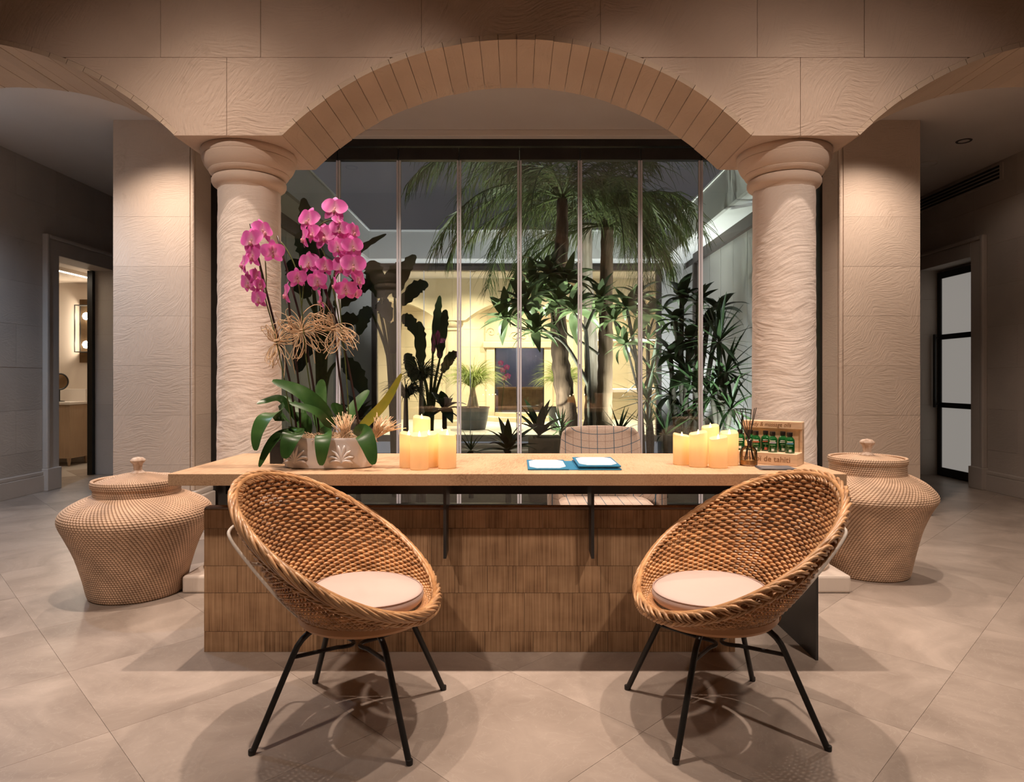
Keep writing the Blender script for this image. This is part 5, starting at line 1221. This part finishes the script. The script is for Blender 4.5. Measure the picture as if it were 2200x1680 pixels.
# bird of paradise palm on the left
SLEAF = [leaf_me(.85, .17, .7, .8), leaf_me(.75, .15, .35, .8), leaf_me(.9, .17, 1.1, .8)]
def strelitzia(label, base, leaves, seed):
    rs = random.Random(seed); t = thing('bird_of_paradise_plant', label, 'plant', base, 'bird of paradise plants')
    for (p0, p1, tip, hw) in leaves:
        a, b_, c = P(*p0), P(*p1), P(*tip); gsrc = Vector(base)
        part('stalk', MB().tube(smooth_path([gsrc, a, b_], 6), [.035-.022*i/12 for i in range(13)], 7), 'stem', t, 'all')
        mid = b_.lerp(c, .55)+Vector((0, 0, .06)); pth = smooth_path([b_, mid, c], 7); n = len(pth)
        part('leaf', MB().blade(pth, [max(.006, .78*hw*(1+.16*math.sin(i*2.6))*math.sin(PI*min(.98, .06+.92*i/(n-1)))**.7) for i in range(n)], (rs.uniform(-.5, .5), -1, .3), .22), 'strel', t, 'all', False)
bs = Vector(((848-CX)*7.7/FPX, 7.7, GZ))
strelitzia('bird of paradise plant with paddle leaves behind the orchids', bs,
    [((840, 760, 7.7), (818, 640, 7.7), (795, 560, 7.6), .15), ((845, 760, 7.7), (822, 640, 7.7), (872, 568, 7.6), .13), ((850, 760, 7.7), (848, 640, 7.7), (893, 548, 7.7), .12), ((852, 760, 7.7), (862, 655, 7.8), (920, 610, 7.9), .11), ((835, 780, 7.7), (812, 650, 7.8), (840, 690, 7.4), .12),
     ((855, 780, 7.7), (862, 680, 7.8), (895, 720, 7.7), .10), ((840, 800, 7.7), (795, 660, 7.8), (770, 720, 7.6), .10), ((850, 850, 7.7), (845, 760, 7.6), (850, 690, 7.6), .09)], 51)
bs = Vector(((925-CX)*8.6/FPX, 8.6, GZ))
strelitzia('bird of paradise plant with upright narrow leaves before the far hall', bs,
    [((925, 860, 8.6), (930, 760, 8.6), (945, 635, 8.6), .07), ((930, 860, 8.6), (945, 770, 8.6), (958, 665, 8.6), .11), ((920, 860, 8.6), (905, 790, 8.6), (900, 690, 8.6), .10), ((930, 880, 8.6), (950, 800, 8.5), (985, 760, 8.4), .09), ((915, 880, 8.6), (890, 820, 8.6), (870, 760, 8.5), .11)], 52)
bs = Vector(((690-CX)*7.0/FPX, 7.0, GZ))
strelitzia('tall bird of paradise plant beside the left courtyard wall', bs,
    [((680, 700, 7.0), (665, 560, 7.0), (652, 425, 7.0), .09), ((690, 700, 7.0), (690, 610, 7.0), (640, 500, 6.9), .16), ((700, 700, 7.0), (715, 600, 7.0), (830, 503, 6.9), .05), ((690, 740, 7.0), (660, 640, 7.0), (620, 560, 6.9), .15), ((700, 760, 7.0), (720, 660, 7.0), (800, 610, 7.0), .13), ((695, 800, 7.0), (715, 720, 7.0), (770, 690, 6.9), .12), ((690, 800, 7.0), (670, 720, 7.0), (640, 800, 6.7), .12), ((700, 830, 7.0), (735, 770, 7.0), (785, 850, 6.8), .12)], 53)
# low plants
def grassy(name, label, c, n, l0, l1, up, mat, group, w_=.006, seed=1):
    rs = random.Random(seed); t = thing(name, label, 'plant', c, group); mb = MB()
    for k in range(n):
        a = rs.uniform(0, 2*PI); L = rs.uniform(l0, l1); d_ = Vector((math.cos(a)*rs.uniform(.2, 1), math.sin(a)*rs.uniform(.2, 1), up*rs.uniform(.6, 1.2))).normalized(); q = [Vector(c)+Vector((0, 0, rs.uniform(0, .05)))]
        for j in range(5): q.append(q[-1]+d_*L/5); d_ = (d_+Vector((0, 0, -.42))).normalized()
        mb.blade(q, [w_, w_, w_, w_*.8, w_*.6, .001], (math.cos(a), math.sin(a), .8), .15)
    o = part('blades', mb, mat, t, 'all', False); o['kind'] = 'stuff'; return t
def pot(c, r, h, label, mat='potm'):
    t = thing('plant_pot', label, 'pot', c, 'dark pots in the far hall')
    part('bowl', MB().lathe([(.001, 0), (r*.72, 0), (r*.78, .01), (r*.92, h*.5), (r, h*.92), (r*1.04, h*.95), (r*1.04, h), (r*.95, h), (r*.93, h*.9), (.001, h*.88)], 36, c, cap=False), mat, t, True); return t
M['potm'] = noisy('slate_glazed_pot', (.035, .042, .055), (.08, .09, .105), (4, 4, 4), .35)
pc = Vector(((1016-CX)*13.3/FPX, 13.3, FZ)); pot(pc, .33, .46, 'dark slate pot standing left of the far round steps')
t = grassy('ponytail_plant', 'bright fountain of ponytail leaves in the pot left of the portal', pc+Vector((0, 0, .80)), 620, .5, .95, 1.3, 'grass', 'ponytail plants', .007, 3); part('trunk', MB().lathe([(.14, pc.z+.40), (.10, pc.z+.55), (.05, pc.z+.8), (.03, pc.z+.98)], 12, (pc.x, pc.y, 0)), 'bark_l', t, True)
pc = Vector(((1208-CX)*13.3/FPX, 13.3, FZ)); pot(pc, .30, .46, 'dark slate pot behind the shaggy palm trunk')
t = grassy('ponytail_plant', 'ponytail plant half hidden behind the shaggy palm trunk', pc+Vector((0, 0, .80)), 520, .5, .9, 1.3, 'grass', 'ponytail plants', .007, 4); part('trunk', MB().lathe([(.14, pc.z+.40), (.10, pc.z+.55), (.05, pc.z+.8), (.03, pc.z+.98)], 12, (pc.x, pc.y, 0)), 'bark_l', t, True)
t = grassy('ponytail_plant', 'dark drooping grass plant behind the tall candle', P(905, 822, 7.15), 240, .25, .42, 1.0, 'frond', 'ponytail plants', .006, 5); q_ = P(905, 822, 7.15); part('trunk', MB().tube([(q_.x, q_.y, GZ), (q_.x, q_.y, q_.z*.4), q_+Vector((0, 0, .03))], [.06, .035, .02], 9), 'bark_l', t, 'all')
t = grassy('ponytail_plant', 'small drooping grass plant next to the yellow orchid leaf', P(872, 860, 6.6), 200, .22, .36, 1.0, 'frond', 'ponytail plants', .006, 6); q_ = P(872, 860, 6.6); part('trunk', MB().tube([(q_.x, q_.y, GZ), (q_.x, q_.y, q_.z*.4), q_+Vector((0, 0, .03))], [.06, .035, .02], 9), 'bark_l', t, 'all')
def clump(name, label, x, y, d, n, sc, mes, mat, lo, hi, seed, z0=GZ):
    rs = random.Random(seed); c = P(x, y, d); t = thing(name, label, 'plant', (c.x, c.y, z0), 'low garden plants'); part('stem', MB().tube([(c.x, c.y, z0), c], .03, 7), 'branch', t, 'all'); rosette(t, c, n, mat, mes, lo, hi, rs, (0, 0), sc)
CI = [leaf_me(.50, .055, .5, .8), leaf_me(.42, .05, .9, .8)]
clump('cast_iron_plant', 'dark broad-bladed plant between folder and stone trough', 1092, 968, 6.6, 18, .85, CI, 'strel', 15, 80, 61)
clump('cast_iron_plant', 'dark broad-bladed plant rising out of the stone trough', 1158, 937, 7.4, 16, .9, CI, 'strel', 32, 82, 62, .46)
clump('cast_iron_plant', 'dark ribbed leaves near the far hall floor edge', 955, 880, 8.0, 14, .9, GL, 'strel', -20, 75, 63)
clump('fern', 'bright fern at the foot of the shaggy palm', 1205, 925, 8.1, 22, .58, YL, 'fernm', -10, 80, 64)
clump('fern', 'bright fern under the frangipani branches', 1330, 930, 7.8, 22, .62, YL, 'fernm', -10, 80, 65)
clump('fern', 'small dark fern by the courtyard steps', 1012, 968, 7.6, 22, .45, YL, 'yucca', -20, 70, 66)
clump('fern', 'low fern beneath the large yucca', 1430, 935, 7.6, 20, .7, YL, 'yucca', -10, 80, 67)
clump('fern', 'low fern beside the column foot beyond the glass', 1592, 930, 6.4, 20, .46, YL, 'fernm', -10, 80, 68)
clump('fern', 'green leaves beneath the bird of paradise', 770, 900, 7.0, 20, .8, GL, 'fernm', -10, 80, 69)
t = thing('stone_trough', 'weathered stone trough behind the desk in the garden', 'trough', (.42, 7.2, GZ))
M['trough'] = stone('weathered_trough', (.30, .25, .19), (.40, .34, .27), (.2, .16, .11), .7, 20)
c0, c1 = P(1136, 942, 7.2), P(1222, 942, 7.2)
part('basin', MB().cbox(c0.x, c1.x+.25, 7.2, 7.6, GZ, c0.z, .03), 'trough', t, True); part('earth', MB().box(c0.x+.05, c1.x+.2, 7.25, 7.55, c0.z-.04, c0.z+.004), 'soil', t)
# exit sign, table and orchid beyond the portal
M['signblue'] = emit('lit_sign_blue', (.12, .35, .85), 2.5); M['signwhite'] = emit('lit_sign_white', (.8, .95, 1), 3)
sp0 = P(809, 653, 12.6); t = thing('exit_sign', 'small lit blue exit sign hanging in the far hall', 'sign', sp0)
part('panel', MB().cbox(sp0.x-.10, sp0.x+.10, 12.58, 12.62, sp0.z-.06, sp0.z+.05, .005), 'signblue', t)
part('arrow', MB().prism([(sp0.x-.05, sp0.z-.02), (sp0.x+.01, sp0.z-.02), (sp0.x+.01, sp0.z-.04), (sp0.x+.06, sp0.z), (sp0.x+.01, sp0.z+.035), (sp0.x+.01, sp0.z+.015), (sp0.x-.05, sp0.z+.015)], 12.573, 12.582), 'signwhite', t)
part('rod', MB().box(sp0.x-.004, sp0.x+.004, 12.596, 12.604, sp0.z+.05, 3.32), 'white_trim', t)
t = thing('portal_table', 'dark wood table inside the room beyond the carved portal', 'table', (.1, 17.8, FZ))
part('top', MB().cbox(-.55, .75, 17.5, 18.1, .86, .92, .01), 'board', t)
for x_ in (-.5, .66):
    for y_ in (17.55, 18.0): part('leg', MB().box(x_, x_+.06, y_, y_+.06, FZ, .86), 'board', t)
part('front', MB().box(-.45, .66, 17.62, 17.66, .3, .86), 'board', t)
ORG_o = P(1076, 820, 17.3); t = thing('orchid_plant', 'pink orchid seen through the far carved portal', 'orchid', (ORG_o.x, 17.3, FZ))
part('flower_stem', MB().tube([(ORG_o.x, 17.3, FZ), P(1080, 850, 17.3), P(1088, 785, 17.3)], .012, 6), 'stem', t, 'all')
for (x_, y_) in ((1080, 795), (1089, 789), (1084, 812), (1091, 808), (1076, 780)): blossom(t, x_, y_, 17.25, rg.uniform(-30, 30), 0, 2.0)
# ---------------------------------------------------------------- garden and far-hall lamps
def garden_spot(x, y, tgt, en, col, size, label):
    t = thing('garden_spotlight', label, 'spotlight', (x, y, GZ), 'garden spotlights'); dv = (Vector(tgt)-Vector((x, y, GZ+.14))).normalized(); c = Vector((x, y, GZ+.14))
    part('spike', MB().tube([(x, y, GZ), (x, y, GZ+.12)], .012, 8), 'blackmetal', t, True); part('head', MB().tube([c-dv*.05, c+dv*.05], [.03, .045], 14, cap=False), 'blackmetal', t, True)
    spot('garden_beam', c+dv*.06, tgt, en, col, size, .7, .04, t)
garden_spot(.0, 7.9, (.6, 8.5, 2.6), 420, GARD, 85, 'black spike spotlight lighting the frangipani')
garden_spot(1.85, 8.75, (1.15, 9.2, 3.6), 300, GARD, 80, 'black spike spotlight lighting the palm crowns')
garden_spot(1.95, 6.2, (2.25, 7.4, 2.0), 220, (.9, .97, 1), 95, 'black spike spotlight lighting the large yucca')
garden_spot(-1.7, 9.5, (-.9, 11.5, 3.45), 260, (.95, .97, 1), 80, 'black spike spotlight lighting the far fascia above the dark window head')
garden_spot(2.35, 10.3, (1.9, 11.5, 3.45), 240, (.95, .97, 1), 120, 'black spike spotlight lighting the far fascia near the courtyard corner')
garden_spot(2.55, 8.8, (2.75, 9.6, 3.2), 48, (.95, .97, 1), 120, 'black spike spotlight lighting the side soffit')
for x, lb_ in ((-2.6, 'by the exit sign'), (-.9, 'above the ponytail plant left of the portal'), (.9, 'above the pot behind the shaggy palm'), (2.6, 'by the courtyard corner pier')):
    downlight(x, 13.2, 3.32, 'recessed far hall downlight '+lb_, 'far hall downlights', 300, (1, .88, .64), size=150, blend=1)
for x, lb_ in ((-1.6, 'beside the far column'), (.07, 'above the round step'), (1.9, 'before the lit niche')):
    downlight(x, 15.6, 3.32, 'recessed downlight before the carved portal wall '+lb_, 'portal downlights', 300, (1, .88, .64), size=150, blend=1)
downlight(.1, 17.6, 3.2, 'recessed downlight in the room beyond the portal', None, 90, (1, .9, .8), size=140)
